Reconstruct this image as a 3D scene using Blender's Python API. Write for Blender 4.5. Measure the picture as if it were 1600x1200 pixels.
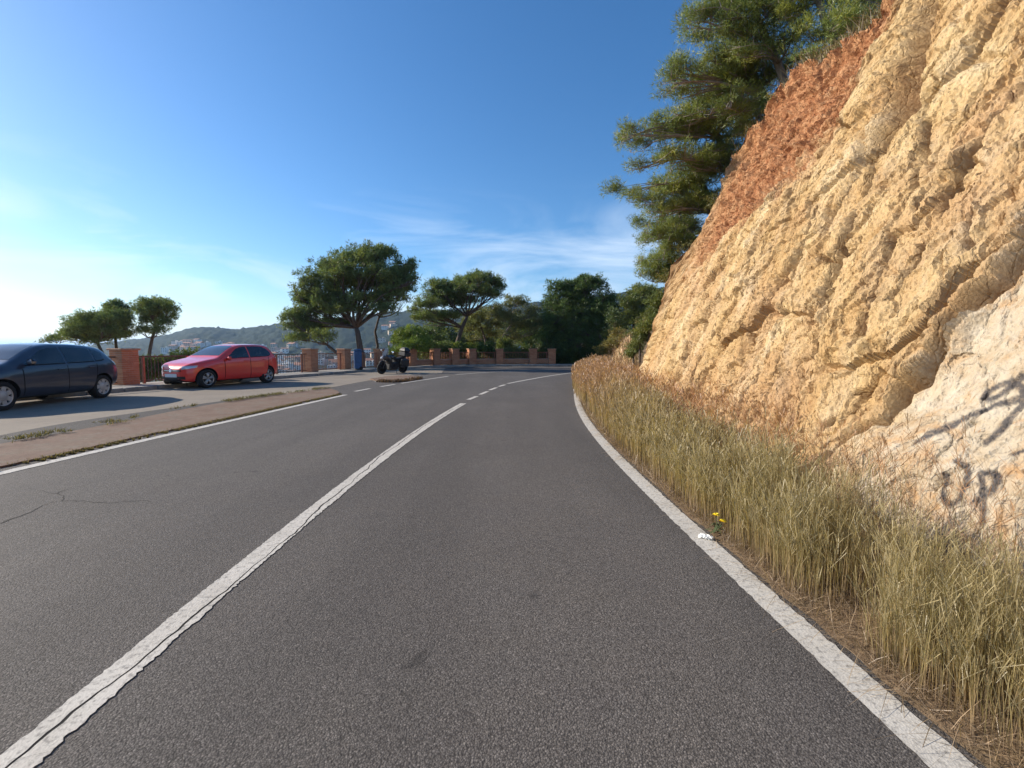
import bpy, bmesh, math, random
import numpy as np
from mathutils import Vector, Matrix
from mathutils.bvhtree import BVHTree

for _o in list(bpy.data.objects):
    bpy.data.objects.remove(_o, do_unlink=True)
scene = bpy.context.scene
C = scene.collection
R = math.radians
rng = np.random.default_rng(11)
random.seed(5)

# ------------------------------------------------------------------ camera
CAM_H = 1.33
FPX = 729.0                       # focal length in pixels of the 1600 px wide photograph
PITCH = math.atan(55.0 / FPX)     # horizon sits 55 px above the middle
cam_d = bpy.data.cameras.new('camera')
cam_d.sensor_width = 36.0
cam_d.lens = 36.0 * FPX / 1600.0
cam_d.clip_start = 0.05
cam_d.clip_end = 60000.0
cam = bpy.data.objects.new('camera', cam_d)
cam.location = (0, 0, CAM_H)
cam.rotation_euler = (R(90) - PITCH, 0, 0)
C.objects.link(cam)
scene.camera = cam

# ------------------------------------------------------------------ sun and sky
SUN_AZ = 76.0      # degrees to the left of the view direction
SUN_EL = 25.0
world = bpy.data.worlds.new('World')
scene.world = world
world.use_nodes = True
wn, wl = world.node_tree.nodes, world.node_tree.links
wn.clear()
w_out = wn.new('ShaderNodeOutputWorld')
w_bg = wn.new('ShaderNodeBackground')
w_bg.inputs['Strength'].default_value = 0.085
w_sky = wn.new('ShaderNodeTexSky')
w_sky.sky_type = 'NISHITA'
w_sky.sun_disc = False
w_sky.sun_elevation = R(SUN_EL)
w_sky.sun_rotation = R(-SUN_AZ)
w_sky.altitude = 150.0
w_sky.air_density = 1.0
w_sky.dust_density = 0.6
w_sky.ozone_density = 4.5
# thin wisps of cloud low in the sky, by direction
w_tc = wn.new('ShaderNodeTexCoord')
w_map = wn.new('ShaderNodeMapping')
w_map.inputs['Rotation'].default_value = (0, R(9), 0)
w_map.inputs['Location'].default_value = (.35, .1, .6)
w_map.inputs['Scale'].default_value = (1.6, 1.6, 7.5)
wl.new(w_tc.outputs['Generated'], w_map.inputs['Vector'])
w_noise = wn.new('ShaderNodeTexNoise')
w_noise.inputs['Scale'].default_value = 1.5
w_noise.inputs['Detail'].default_value = 9.0
w_noise.inputs['Roughness'].default_value = 0.56
w_noise.inputs['Distortion'].default_value = 0.8
wl.new(w_map.outputs['Vector'], w_noise.inputs['Vector'])
w_cr = wn.new('ShaderNodeValToRGB')
w_cr.color_ramp.elements[0].position = 0.47
w_cr.color_ramp.elements[0].color = (0, 0, 0, 1)
w_cr.color_ramp.elements[1].position = 0.78
w_cr.color_ramp.elements[1].color = (1, 1, 1, 1)
wl.new(w_noise.outputs['Fac'], w_cr.inputs['Fac'])
w_sep = wn.new('ShaderNodeSeparateXYZ')
wl.new(w_tc.outputs['Generated'], w_sep.inputs['Vector'])
w_el = wn.new('ShaderNodeMapRange')          # clouds only in a low belt all round
w_el.inputs['From Min'].default_value = 0.34
w_el.inputs['From Max'].default_value = 0.12
w_el.inputs['To Min'].default_value = 0.0
w_el.inputs['To Max'].default_value = 1.0
w_el.interpolation_type = 'SMOOTHSTEP'
wl.new(w_sep.outputs['Z'], w_el.inputs['Value'])
w_mul = wn.new('ShaderNodeMath'); w_mul.operation = 'MULTIPLY'
wl.new(w_cr.outputs['Color'], w_mul.inputs[0])
wl.new(w_el.outputs['Result'], w_mul.inputs[1])
w_mul2 = wn.new('ShaderNodeMath'); w_mul2.operation = 'MULTIPLY'
wl.new(w_mul.outputs[0], w_mul2.inputs[0])
w_mul2.inputs[1].default_value = 0.95
w_mix = wn.new('ShaderNodeMixRGB')
w_mix.inputs['Color2'].default_value = (7.0, 8.0, 9.2, 1)
wl.new(w_mul2.outputs[0], w_mix.inputs['Fac'])
w_hs = wn.new('ShaderNodeHueSaturation')
w_hs.inputs['Saturation'].default_value = 1.18
w_hs.inputs['Value'].default_value = 1.26
wl.new(w_sky.outputs['Color'], w_hs.inputs['Color'])
wl.new(w_hs.outputs['Color'], w_mix.inputs['Color1'])
wl.new(w_mix.outputs['Color'], w_bg.inputs['Color'])
wl.new(w_bg.outputs['Background'], w_out.inputs['Surface'])

sun_d = bpy.data.lights.new('sun', 'SUN')
sun_d.energy = 4.6
sun_d.angle = R(0.53)
sun_d.color = (1.0, 0.89, 0.74)
sun = bpy.data.objects.new('sun', sun_d)
SDIR = Vector((-math.sin(R(SUN_AZ)) * math.cos(R(SUN_EL)), math.cos(R(SUN_AZ)) * math.cos(R(SUN_EL)), math.sin(R(SUN_EL))))
sun.rotation_euler = SDIR.to_track_quat('Z', 'Y').to_euler()
sun.location = SDIR * 60
C.objects.link(sun)

scene.view_settings.view_transform = 'Standard'
scene.view_settings.look = 'None'
scene.view_settings.gamma = 1.0
scene.view_settings.exposure = 0.74
scene.view_settings.use_curve_mapping = False

# ------------------------------------------------------------------ pixel -> place
_cp, _sp = math.cos(PITCH), math.sin(PITCH)
def ray(u, v):
    a = (u - 800.0) / FPX
    b = -(v - 600.0) / FPX
    return Vector((a, b * _sp + _cp, b * _cp - _sp))
def G(u, v, z=0.0):               # where the ray meets the level z
    r = ray(u, v); t = (z - CAM_H) / r.z
    return Vector((r.x * t, r.y * t, z))
def P(u, v, y):                   # where the ray reaches the depth y
    r = ray(u, v); t = y / r.y
    return Vector((r.x * t, y, CAM_H + r.z * t))
def lerp_tab(tab, x):
    return np.interp(x, [t[0] for t in tab], [t[1] for t in tab])
def smooth_tab(tab, x):           # Catmull-like smooth interpolation of a table
    x = np.atleast_1d(np.asarray(x, float))
    xs = np.array([t[0] for t in tab], float); ys = np.array([t[1] for t in tab], float)
    m = np.gradient(ys, xs)
    i = np.clip(np.searchsorted(xs, x) - 1, 0, len(xs) - 2)
    h = xs[i + 1] - xs[i]; t = np.clip((x - xs[i]) / h, 0, 1)
    return ((2*t**3 - 3*t**2 + 1) * ys[i] + (t**3 - 2*t**2 + t) * h * m[i]
            + (-2*t**3 + 3*t**2) * ys[i+1] + (t**3 - t**2) * h * m[i+1])

# ------------------------------------------------------------------ numpy noise
_perm = np.random.default_rng(3).permutation(256)
_perm = np.concatenate([_perm, _perm, _perm])
_grad = np.random.default_rng(4).normal(size=(256, 3)); _grad /= np.linalg.norm(_grad, axis=1)[:, None]
def perlin(p):
    p = np.asarray(p, float)
    i = np.floor(p).astype(int); f = p - i; i &= 255
    u = f * f * f * (f * (f * 6 - 15) + 10)
    out = 0
    for dx in (0, 1):
        wx = u[:, 0] if dx else 1 - u[:, 0]
        for dy in (0, 1):
            wy = u[:, 1] if dy else 1 - u[:, 1]
            for dz in (0, 1):
                wz = u[:, 2] if dz else 1 - u[:, 2]
                h = _perm[_perm[_perm[(i[:, 0] + dx) & 255] + ((i[:, 1] + dy) & 255)] + ((i[:, 2] + dz) & 255)]
                g = _grad[h]
                out = out + wx * wy * wz * (g[:, 0] * (f[:, 0] - dx) + g[:, 1] * (f[:, 1] - dy) + g[:, 2] * (f[:, 2] - dz))
    return out * 1.5
def fbm(p, octv=4, gain=0.5, lac=2.03):
    a, s, q = 1.0, 0.0, np.asarray(p, float)
    for _ in range(octv):
        s = s + a * perlin(q); q = q * lac + 7.3; a *= gain
    return s
def ridged(p, octv=4, gain=0.5, lac=2.1):
    a, s, q = 1.0, 0.0, np.asarray(p, float)
    for _ in range(octv):
        s = s + a * (1 - np.abs(perlin(q)) * 2); q = q * lac + 3.1; a *= gain
    return s
def sstep(a, b, x):
    t = np.clip((x - a) / (b - a), 0, 1)
    return t * t * (3 - 2 * t)

# ------------------------------------------------------------------ objects and meshes
def link(o, parent=None):
    C.objects.link(o)
    if parent is not None:
        o.parent = parent
    return o
def tag(o, label=None, cat=None, group=None, kind=None):
    if label: o['label'] = label
    if cat: o['category'] = cat
    if group: o['group'] = group
    if kind: o['kind'] = kind
    return o
def empty(name, loc=(0, 0, 0), rz=0.0):
    o = bpy.data.objects.new(name, None)
    o.location = loc; o.rotation_euler = (0, 0, rz)
    o.empty_display_size = 0.2
    return link(o)
def np_mesh(name, V, F, smooth=False, col=None, attrs=None):
    V = np.ascontiguousarray(V, np.float32); F = np.ascontiguousarray(F, np.int32)
    me = bpy.data.meshes.new(name)
    n, (m, k) = len(V), F.shape
    me.vertices.add(n); me.vertices.foreach_set('co', V.ravel())
    me.loops.add(m * k); me.loops.foreach_set('vertex_index', F.ravel())
    me.polygons.add(m); me.polygons.foreach_set('loop_start', np.arange(0, m * k, k, dtype=np.int32))
    me.polygons.foreach_set('use_smooth', np.full(m, smooth))
    me.update(calc_edges=True)
    if col is not None:
        a = me.color_attributes.new('col', 'FLOAT_COLOR', 'POINT')
        c4 = np.ones((n, 4), np.float32); c4[:, :3] = col
        a.data.foreach_set('color', c4.ravel())
    for an, av in (attrs or {}).items():
        a = me.attributes.new(an, 'FLOAT', 'POINT')
        a.data.foreach_set('value', np.ascontiguousarray(av, np.float32))
    return me
def np_obj(name, V, F, mat, parent=None, **kw):
    me = np_mesh(name, V, F, **kw)
    me.materials.append(mat)
    return link(bpy.data.objects.new(name, me), parent)
def grid_faces(nu, nv, wrap=False):
    i = np.arange(nu - (0 if wrap else 1))[:, None]; j = np.arange(nv - 1)[None, :]
    i2 = (i + 1) % nu
    return np.stack([i * nv + j, i2 * nv + j, i2 * nv + j + 1, i * nv + j + 1], -1).reshape(-1, 4)
class MB:
    """collects simple solids and links them as one mesh object"""
    def __init__(s): s.v = []; s.f = []; s.sm = []
    def add(s, vs, fs, smooth=False):
        b = len(s.v); s.v += [tuple(p) for p in vs]
        s.f += [tuple(b + i for i in f) for f in fs]; s.sm += [smooth] * len(fs)
        return s
    def box(s, c, d, rz=0.0, taper=1.0, bev=0.0, M=None):
        cx, cy, cz = c; hx, hy, hz = d[0] / 2, d[1] / 2, d[2] / 2
        vs = []
        if bev > 0:
            b = min(bev, hx * .9, hy * .9, hz * .9)
            def ringat(z, ix, k):
                x, y = (hx - ix) * k, (hy - ix) * k; e = b
                return [(-x + e, -y, z), (x - e, -y, z), (x, -y + e, z), (x, y - e, z), (x - e, y, z), (-x + e, y, z), (-x, y - e, z), (-x, -y + e, z)]
            rings = [ringat(-hz, b, 1), ringat(-hz + b, 0, 1), ringat(hz - b, 0, taper), ringat(hz, b, taper)]
            for r in rings: vs += r
            fs = [tuple(range(7, -1, -1)), tuple(range(24, 32))]
            for k in range(3):
                for i in range(8):
                    j = (i + 1) % 8
                    fs.append((k * 8 + i, k * 8 + j, k * 8 + 8 + j, k * 8 + 8 + i))
        else:
            for z, k in ((-hz, 1), (hz, taper)):
                vs += [(-hx * k, -hy * k, z), (hx * k, -hy * k, z), (hx * k, hy * k, z), (-hx * k, hy * k, z)]
            fs = [(3, 2, 1, 0), (4, 5, 6, 7), (0, 1, 5, 4), (1, 2, 6, 5), (2, 3, 7, 6), (3, 0, 4, 7)]
        ca, sa = math.cos(rz), math.sin(rz)
        out = [(x * ca - y * sa + cx, x * sa + y * ca + cy, z + cz) for x, y, z in vs]
        if M is not None: out = [tuple(M @ Vector(p)) for p in out]
        return s.add(out, fs)
    def tube(s, pts, rad, n=7, cap=True, smooth=True):
        pts = [Vector(p) for p in pts]
        if not hasattr(rad, '__len__'): rad = [rad] * len(pts)
        vs, fs = [], []
        prev = None
        for i, p in enumerate(pts):
            t = (pts[min(i + 1, len(pts) - 1)] - pts[max(i - 1, 0)]).normalized()
            if prev is None:
                a = t.orthogonal().normalized()
            else:
                a = (prev - t * prev.dot(t))
                a = a.normalized() if a.length > 1e-6 else t.orthogonal().normalized()
            prev = a; b = t.cross(a)
            for k in range(n):
                w = 2 * math.pi * k / n
                vs.append(p + (a * math.cos(w) + b * math.sin(w)) * rad[i])
        for i in range(len(pts) - 1):
            for k in range(n):
                l = (k + 1) % n
                fs.append((i * n + k, i * n + l, (i + 1) * n + l, (i + 1) * n + k))
        if cap:
            fs.append(tuple(range(n - 1, -1, -1))); fs.append(tuple(range((len(pts) - 1) * n, len(pts) * n)))
        return s.add(vs, fs, smooth)
    def lathe(s, prof, n=24, axis='y', c=(0, 0, 0), smooth=True, closed=False):
        vs, fs = [], []
        m = len(prof)
        for k in range(n):
            w = 2 * math.pi * k / n
            for r, h in prof:
                if axis == 'y': p = (r * math.cos(w), h, r * math.sin(w))
                elif axis == 'x': p = (h, r * math.cos(w), r * math.sin(w))
                else: p = (r * math.cos(w), r * math.sin(w), h)
                vs.append((p[0] + c[0], p[1] + c[1], p[2] + c[2]))
        for k in range(n):
            l = (k + 1) % n
            for j in range(m if closed else m - 1):
                j2 = (j + 1) % m
                fs.append((k * m + j, k * m + j2, l * m + j2, l * m + j))
        return s.add(vs, fs, smooth)
    def build(s, name, mat, parent=None, fix=True):
        me = bpy.data.meshes.new(name)
        me.from_pydata(s.v, [], s.f)
        me.polygons.foreach_set('use_smooth', s.sm)
        if fix:
            bm = bmesh.new(); bm.from_mesh(me)
            bmesh.ops.recalc_face_normals(bm, faces=bm.faces[:])
            bm.to_mesh(me); bm.free()
        me.update()
        me.materials.append(mat)
        return link(bpy.data.objects.new(name, me), parent)

# ------------------------------------------------------------------ materials
class NT:
    def __init__(s, name):
        s.m = bpy.data.materials.new(name); s.m.use_nodes = True
        s.n = s.m.node_tree.nodes; s.l = s.m.node_tree.links
        s.bsdf = s.n['Principled BSDF']; s.out = s.n['Material Output']
    def new(s, t, **kw):
        nd = s.n.new(t)
        for k, v in kw.items(): setattr(nd, k, v)
        return nd
    def put(s, sock, v):
        if hasattr(v, 'is_linked') or hasattr(v, 'links'): s.l.new(v, sock)
        elif hasattr(v, '__len__') and len(v) == 3 and sock.type == 'RGBA': sock.default_value = (*v, 1)
        else: sock.default_value = v
    def pos(s):
        return s.new('ShaderNodeNewGeometry').outputs['Position']
    def objc(s):
        return s.new('ShaderNodeTexCoord').outputs['Object']
    def mapping(s, vec, scale=(1, 1, 1), rot=(0, 0, 0)):
        nd = s.new('ShaderNodeMapping'); s.l.new(vec, nd.inputs['Vector'])
        nd.inputs['Scale'].default_value = scale; nd.inputs['Rotation'].default_value = rot
        return nd.outputs['Vector']
    def noise(s, vec, scale, detail=4, rough=.55, dist=0.0, out='Fac'):
        nd = s.new('ShaderNodeTexNoise'); s.l.new(vec, nd.inputs['Vector'])
        nd.inputs['Scale'].default_value = scale; nd.inputs['Detail'].default_value = detail
        nd.inputs['Roughness'].default_value = rough; nd.inputs['Distortion'].default_value = dist
        return nd.outputs[out]
    def voro(s, vec, scale, feature='F1', out='Distance', rand=1.0):
        nd = s.new('ShaderNodeTexVoronoi'); nd.feature = feature; s.l.new(vec, nd.inputs['Vector'])
        nd.inputs['Scale'].default_value = scale; nd.inputs['Randomness'].default_value = rand
        return nd.outputs[out]
    def ramp(s, fac, stops, interp='LINEAR'):
        nd = s.new('ShaderNodeValToRGB'); cr = nd.color_ramp; cr.interpolation = interp
        while len(cr.elements) < len(stops): cr.elements.new(0.5)
        for e, (p, c) in zip(cr.elements, stops):
            e.position = p
            e.color = (c, c, c, 1) if not hasattr(c, '__len__') else (*c, 1)
        s.l.new(fac, nd.inputs['Fac'])
        return nd.outputs['Color']
    def mix(s, fac, a, b, mode='MIX'):
        nd = s.new('ShaderNodeMixRGB'); nd.blend_type = mode
        s.put(nd.inputs['Fac'], fac); s.put(nd.inputs['Color1'], a); s.put(nd.inputs['Color2'], b)
        return nd.outputs['Color']
    def math(s, op, a, b=0.0, clamp=False):
        nd = s.new('ShaderNodeMath'); nd.operation = op; nd.use_clamp = clamp
        s.put(nd.inputs[0], a); s.put(nd.inputs[1], b)
        return nd.outputs[0]
    def attr(s, name, out='Fac'):
        nd = s.new('ShaderNodeAttribute'); nd.attribute_name = name
        return nd.outputs[out]
    def bump(s, h, strength=.5, dist=.01, prev=None):
        nd = s.new('ShaderNodeBump'); nd.inputs['Strength'].default_value = strength
        nd.inputs['Distance'].default_value = dist
        s.l.new(h, nd.inputs['Height'])
        if prev is not None: s.l.new(prev, nd.inputs['Normal'])
        return nd.outputs['Normal']
    def fin(s, color=None, rough=.8, normal=None, metal=0.0, spec=.5, coat=0.0, coat_rough=.03):
        if color is not None: s.put(s.bsdf.inputs['Base Color'], color)
        s.put(s.bsdf.inputs['Roughness'], rough)
        s.put(s.bsdf.inputs['Metallic'], metal)
        s.bsdf.inputs['Specular IOR Level'].default_value = spec
        if coat: s.bsdf.inputs['Coat Weight'].default_value = coat; s.bsdf.inputs['Coat Roughness'].default_value = coat_rough
        if normal is not None: s.l.new(normal, s.bsdf.inputs['Normal'])
        return s.m

def m_simple(name, col, rough=.6, metal=0.0, spec=.5, var=.12, scale=12.0, coat=0.0, bump=0.0):
    t = NT(name); p = t.objc()
    n = t.noise(p, scale, 5, .6)
    lo = tuple(c * (1 - var) for c in col); hi = tuple(min(1, c * (1 + var)) for c in col)
    c = t.ramp(n, [(.3, lo), (.7, hi)])
    r = t.ramp(t.noise(p, scale * 2.3, 3), [(.3, max(0, rough - .06)), (.7, min(1, rough + .06))])
    nm = t.bump(t.noise(p, scale * 6, 4), bump, .004) if bump else None
    return t.fin(c, r, nm, metal, spec, coat)

def m_asphalt(name, dark, light, warm):
    t = NT(name); p = t.pos()
    big = t.noise(p, .35, 5, .6)
    mid = t.noise(p, 2.3, 5, .62)
    fine = t.noise(p, 85, 3, .7)
    cell = t.voro(p, 150, 'F1', 'Color')
    sep = t.new('ShaderNodeSeparateColor'); t.l.new(cell, sep.inputs[0])
    dist = t.voro(p, 150, 'F1', 'Distance')
    base = t.mix(t.ramp(big, [(.35, 0.0), (.65, 1.0)]), dark, light)
    base = t.mix(t.math('MULTIPLY', t.ramp(mid, [(.4, 0.0), (.7, 1.0)]), .35), base, warm)
    trk = t.noise(t.mapping(p, (1.1, .10, 1)), 1.0, 4, .55)
    base = t.mix(t.ramp(trk, [(.42, 0.0), (.62, .5)]), base, tuple(v * .78 for v in dark))
    spot = t.ramp(t.noise(p, 1.7, 2, .5, 1.5), [(.70, 0.0), (.76, .55)])
    base = t.mix(spot, base, (.035, .032, .030))
    st = t.ramp(sep.outputs[0], [(0, .70), (.5, .97), (.8, 1.15), (.93, 1.4), (1, 1.85)])
    c = t.mix(1.0, base, st, 'MULTIPLY')
    c = t.mix(t.ramp(dist, [(.35, 0.0), (.75, .62)]), c, (.020, .018, .017))
    h = t.mix(.5, t.math('SUBTRACT', 1.0, dist), fine)
    nm = t.bump(h, .75, .006)
    return t.fin(c, t.ramp(fine, [(.3, .72), (.7, .95)]), nm, 0, .28)
M = {}
M['asphalt'] = m_asphalt('asphalt', (.118, .107, .098), (.148, .135, .123), (.152, .133, .112))
M['asphalt_band'] = m_asphalt('asphalt_band', (.085, .078, .072), (.10, .092, .085), (.11, .095, .08))
def m_bay():
    t = NT('worn_concrete'); p = t.pos()
    n1 = t.noise(p, .6, 6, .6); n2 = t.noise(p, 6, 6, .65); n3 = t.noise(p, 70, 3, .7)
    c = t.ramp(n1, [(.3, (.22, .185, .145)), (.7, (.30, .255, .20))])
    c = t.mix(t.ramp(n2, [(.45, 0.0), (.75, .5)]), c, (.15, .13, .11))
    c = t.mix(t.ramp(n3, [(.3, .4), (.7, 0.0)]), c, (.13, .12, .105))
    return t.fin(c, .9, t.bump(n3, .4, .004), 0, .3)
M['bay'] = m_bay()
def m_paint():
    t = NT('road_paint'); p = t.pos()
    n1 = t.noise(p, 3.5, 5, .65); n2 = t.noise(p, 38, 5, .72); n3 = t.voro(p, 105, 'F1', 'Distance')
    c = t.ramp(n1, [(.3, (.46, .435, .385)), (.7, (.60, .575, .52))])
    wear = t.math('ADD', t.ramp(n2, [(.50, 0.0), (.66, .8)]), t.math('MULTIPLY', t.ramp(n1, [(.55, 0.0), (.8, 1.0)]), .25), True)
    c = t.mix(wear, c, (.20, .19, .175))
    return t.fin(c, .75, t.bump(t.mix(.5, n3, n2), .5, .004), 0, .3)
M['paint'] = m_paint()
def m_rock():
    t = NT('cut_rock'); p = t.pos()
    soil = t.attr('soil'); pale = t.attr('pale'); graf = t.attr('spray'); cav = t.attr('crevice_shade')
    q = t.mapping(p, (1, 1.0, .35), (R(12), 0, 0))
    n_str = t.noise(q, 1.6, 7, .62, .5)
    n_big = t.noise(p, .55, 4, .6)
    n_mid = t.noise(p, 4.5, 7, .65)
    n_fin = t.noise(p, 28, 6, .7)
    gold = t.ramp(n_str, [(.22, (.32, .18, .075)), (.40, (.46, .305, .14)), (.54, (.53, .385, .20)), (.68, (.59, .475, .30)), (.82, (.37, .255, .15))])
    gold = t.mix(t.ramp(n_big, [(.42, 0.0), (.66, .6)]), gold, (.42, .25, .135))
    gold = t.mix(t.ramp(n_mid, [(.56, 0.0), (.72, .45)]), gold, (.52, .42, .275))
    gold = t.mix(t.math('MULTIPLY', cav, t.ramp(n_fin, [(.3, .45), (.7, .75)])), gold, (.27, .15, .08))  # brown shade painted into cracks and hollows
    red = t.ramp(n_mid, [(.25, (.22, .082, .036)), (.42, (.33, .145, .065)), (.56, (.42, .215, .105)), (.75, (.52, .33, .185))])
    red = t.mix(t.ramp(n_fin, [(.6, 0.0), (.75, .5)]), red, (.56, .39, .25))
    wht = t.ramp(n_mid, [(.25, (.37, .26, .15)), (.45, (.465, .385, .275)), (.7, (.54, .485, .39))])
    wht = t.mix(t.ramp(t.noise(p, 2.6, 6, .7, 1.2), [(.50, 0.0), (.66, .8)]), wht, (.46, .27, .12))
    wht = t.mix(t.ramp(t.noise(p, 3.8, 6, .7, 2.0), [(.60, 0.0), (.66, .5)]), wht, (.36, .30, .25))
    c = t.mix(soil, gold, red)
    c = t.mix(pale, c, wht)
    spray = t.math('MULTIPLY', graf, t.ramp(n_fin, [(.28, .55), (.5, 1.0)]))
    c = t.mix(t.math('MULTIPLY', spray, .88), c, (.045, .045, .055))
    c = t.mix(t.ramp(n_fin, [(.25, .35), (.5, 0.0)]), c, (.30, .19, .10))
    grey = t.ramp(t.noise(q, .9, 5, .6, .8), [(.58, 0.0), (.74, .45)])
    c = t.mix(t.math('MULTIPLY', grey, t.math('SUBTRACT', 1.0, soil)), c, (.36, .29, .22))
    h = t.mix(.35, n_mid, n_fin)
    nm = t.bump(h, 1.0, .055)
    wq = t.new('ShaderNodeVectorMath'); wq.operation = 'ADD'; t.l.new(q, wq.inputs[0])
    wsc = t.new('ShaderNodeVectorMath'); wsc.operation = 'SCALE'; wsc.inputs['Scale'].default_value = .35
    t.l.new(t.noise(p, 2.0, 4, .6, 0, 'Color'), wsc.inputs[0]); t.l.new(wsc.outputs[0], wq.inputs[1])
    ed = t.ramp(t.voro(wq.outputs[0], 3.2, 'DISTANCE_TO_EDGE'), [(0, 0.0), (.035, 1.0)])
    ed2 = t.ramp(t.voro(wq.outputs[0], 9.0, 'DISTANCE_TO_EDGE'), [(0, 0.0), (.06, 1.0)])
    nm = t.bump(ed, .40, .05, nm)
    nm = t.bump(ed2, .22, .025, nm)
    nm = t.bump(t.voro(p, 17, 'F1', 'Distance'), .2, .03, nm)
    return t.fin(c, .95, nm, 0, .2)
M['rock'] = m_rock()
def m_ground():
    t = NT('dry_ground'); p = t.pos()
    n = t.noise(p, 1.2, 6, .65); f = t.noise(p, 22, 5, .7)
    c = t.ramp(n, [(.3, (.17, .115, .07)), (.55, (.24, .17, .105)), (.75, (.14, .12, .06))])
    c = t.mix(t.ramp(f, [(.35, .6), (.6, 0.0)]), c, (.10, .065, .04))
    return t.fin(c, .95, t.bump(f, .8, .03), 0, .2)
M['ground'] = m_ground()
def m_land():
    t = NT('wooded_land'); p = t.pos()
    n = t.noise(p, .02, 5, .6); f = t.noise(p, .22, 6, .7)
    c = t.ramp(n, [(.3, (.020, .032, .018)), (.55, (.030, .044, .024)), (.8, (.055, .060, .034))])
    c = t.mix(t.ramp(f, [(.35, .8), (.6, 0.0)]), c, (.012, .022, .012))
    c = t.mix(t.ramp(t.noise(p, .05, 4), [(.66, 0.0), (.75, .5)]), c, (.20, .16, .11))
    return t.fin(c, .95, t.bump(f, .7, 2.0), 0, .1)
M['land'] = m_land()
def m_pave():
    t = NT('verge_paving'); p = t.pos()
    n = t.noise(p, 1.1, 6, .65); f = t.noise(p, 14, 6, .7)
    c = t.ramp(n, [(.3, (.145, .085, .062)), (.5, (.195, .125, .092)), (.72, (.20, .155, .115))])
    c = t.mix(t.ramp(t.noise(p, 2.6, 5, .7), [(.5, 0.0), (.62, .7)]), c, (.19, .16, .125))
    c = t.mix(t.ramp(f, [(.35, .7), (.6, 0.0)]), c, (.13, .09, .06))
    return t.fin(c, .92, t.bump(f, .7, .015), 0, .25)
M['verge'] = m_pave()
M['kerbstone'] = m_simple('kerbstone', (.30, .275, .235), .9, var=.25, scale=5, bump=.4)
def m_brick(name, a, b):
    t = NT(name); p = t.pos()
    n = t.noise(p, 3.0, 3); r = t.voro(t.mapping(p, (4.2, 4.2, 14.5)), 1.0, 'F1', 'Color')
    s = t.new('ShaderNodeSeparateColor'); t.l.new(r, s.inputs[0])
    c = t.mix(s.outputs[0], a, b)
    c = t.mix(t.ramp(t.noise(p, 30, 4), [(.55, 0.0), (.75, .4)]), c, (.12, .06, .04))
    return t.fin(c, .9, t.bump(t.noise(p, 60, 4), .5, .006), 0, .25)
M['brick'] = m_brick('brick_clay', (.40, .165, .085), (.52, .255, .14))
M['mortar'] = m_simple('mortar', (.42, .30, .22), .95, var=.2, scale=20, bump=.3)
M['capstone'] = m_simple('capstone', (.44, .25, .155), .9, var=.2, scale=9, bump=.3)
M['rail_paint'] = m_simple('rail_paint', (.30, .115, .065), .6, var=.25, scale=14)
M['rail_dark'] = m_simple('rail_dark', (.075, .05, .042), .6, var=.25, scale=14)
def m_bark(name, a, b):
    t = NT(name); p = t.objc()
    n = t.noise(t.mapping(p, (7, 7, 1.8)), 1.5, 6, .7)
    v = t.voro(t.mapping(p, (9, 9, 3)), 1.0, 'F1', 'Distance')
    c = t.ramp(n, [(.3, a), (.7, b)])
    return t.fin(c, .95, t.bump(t.mix(.5, n, v), .8, .03), 0, .15)
M['bark'] = m_bark('pine_bark', (.075, .058, .048), (.17, .135, .11))
M['bark_pale'] = m_bark('pale_bark', (.17, .145, .125), (.34, .30, .265))
def m_leaf(name, trans=.3):
    t = NT(name)
    c = t.attr('col', 'Color')
    d = t.new('ShaderNodeBsdfDiffuse'); tr = t.new('ShaderNodeBsdfTranslucent'); mx = t.new('ShaderNodeMixShader')
    gl = t.new('ShaderNodeBsdfGlossy'); gl.inputs['Roughness'].default_value = .45
    mx2 = t.new('ShaderNodeMixShader'); mx2.inputs[0].default_value = .04
    t.l.new(c, d.inputs['Color']); t.l.new(t.mix(1.0, c, (1.25, 1.2, .7), 'MULTIPLY'), tr.inputs['Color'])
    mx.inputs[0].default_value = trans
    t.l.new(d.outputs[0], mx.inputs[1]); t.l.new(tr.outputs[0], mx.inputs[2])
    t.l.new(mx.outputs[0], mx2.inputs[1]); t.l.new(gl.outputs[0], mx2.inputs[2])
    t.l.new(mx2.outputs[0], t.out.inputs['Surface'])
    return t.m
M['needles'] = m_leaf('needles', .28)
M['grass'] = m_leaf('grass', .35)

# ------------------------------------------------------------------ ground plan
RL = [G(*p) for p in [(900, 613), (904, 632), (913, 653), (933, 682), (960, 710), (1010, 760), (1055, 800), (1090, 836), (1150, 901), (1270, 1002), (1394, 1111), (1491, 1200)]]
_rf = np.polyfit([p.y for p in RL], [p.x for p in RL], 4)
RL_T = sorted([(y, float(np.polyval(_rf, y))) for y in np.linspace(1.45, RL[0].y, 12)] + [(-3, 1.60), (0.2, 1.47), (17.5, 2.35), (20.5, 2.95), (24, 3.8), (27, 4.8), (29.4, 6.3), (31.0, 9.0), (32, 12.0)])
CL = [G(*p) for p in [(24, 1210), (120, 1100), (224, 1016), (360, 912), (472, 808), (592, 720), (727, 630), (756, 613), (784, 602), (793, 599), (868, 586)]]
LL = [G(*p) for p in [(-160, 776), (0, 740), (270, 678), (540, 617), (566, 609), (606, 602), (627, 599.5), (700, 588)]]
XB_T = [(-6, 3.3), (-3, 2.95), (2, 2.60), (6, 2.70), (10, 3.05), (14, 3.68), (18, 4.50), (22, 5.05)]
W_IN = [(195, 15.7), (368, 20.2), (485, 24.5), (538, 27.6), (594, 30.4), (643, 32.8), (680, 34.3), (710, 35.3), (737, 36.0), (780, 36.7), (833, 37.0), (862, 37.1)]
PIL = [Vector(((u - 800) / FPX * d, d, 0)) for u, d in W_IN]
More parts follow.
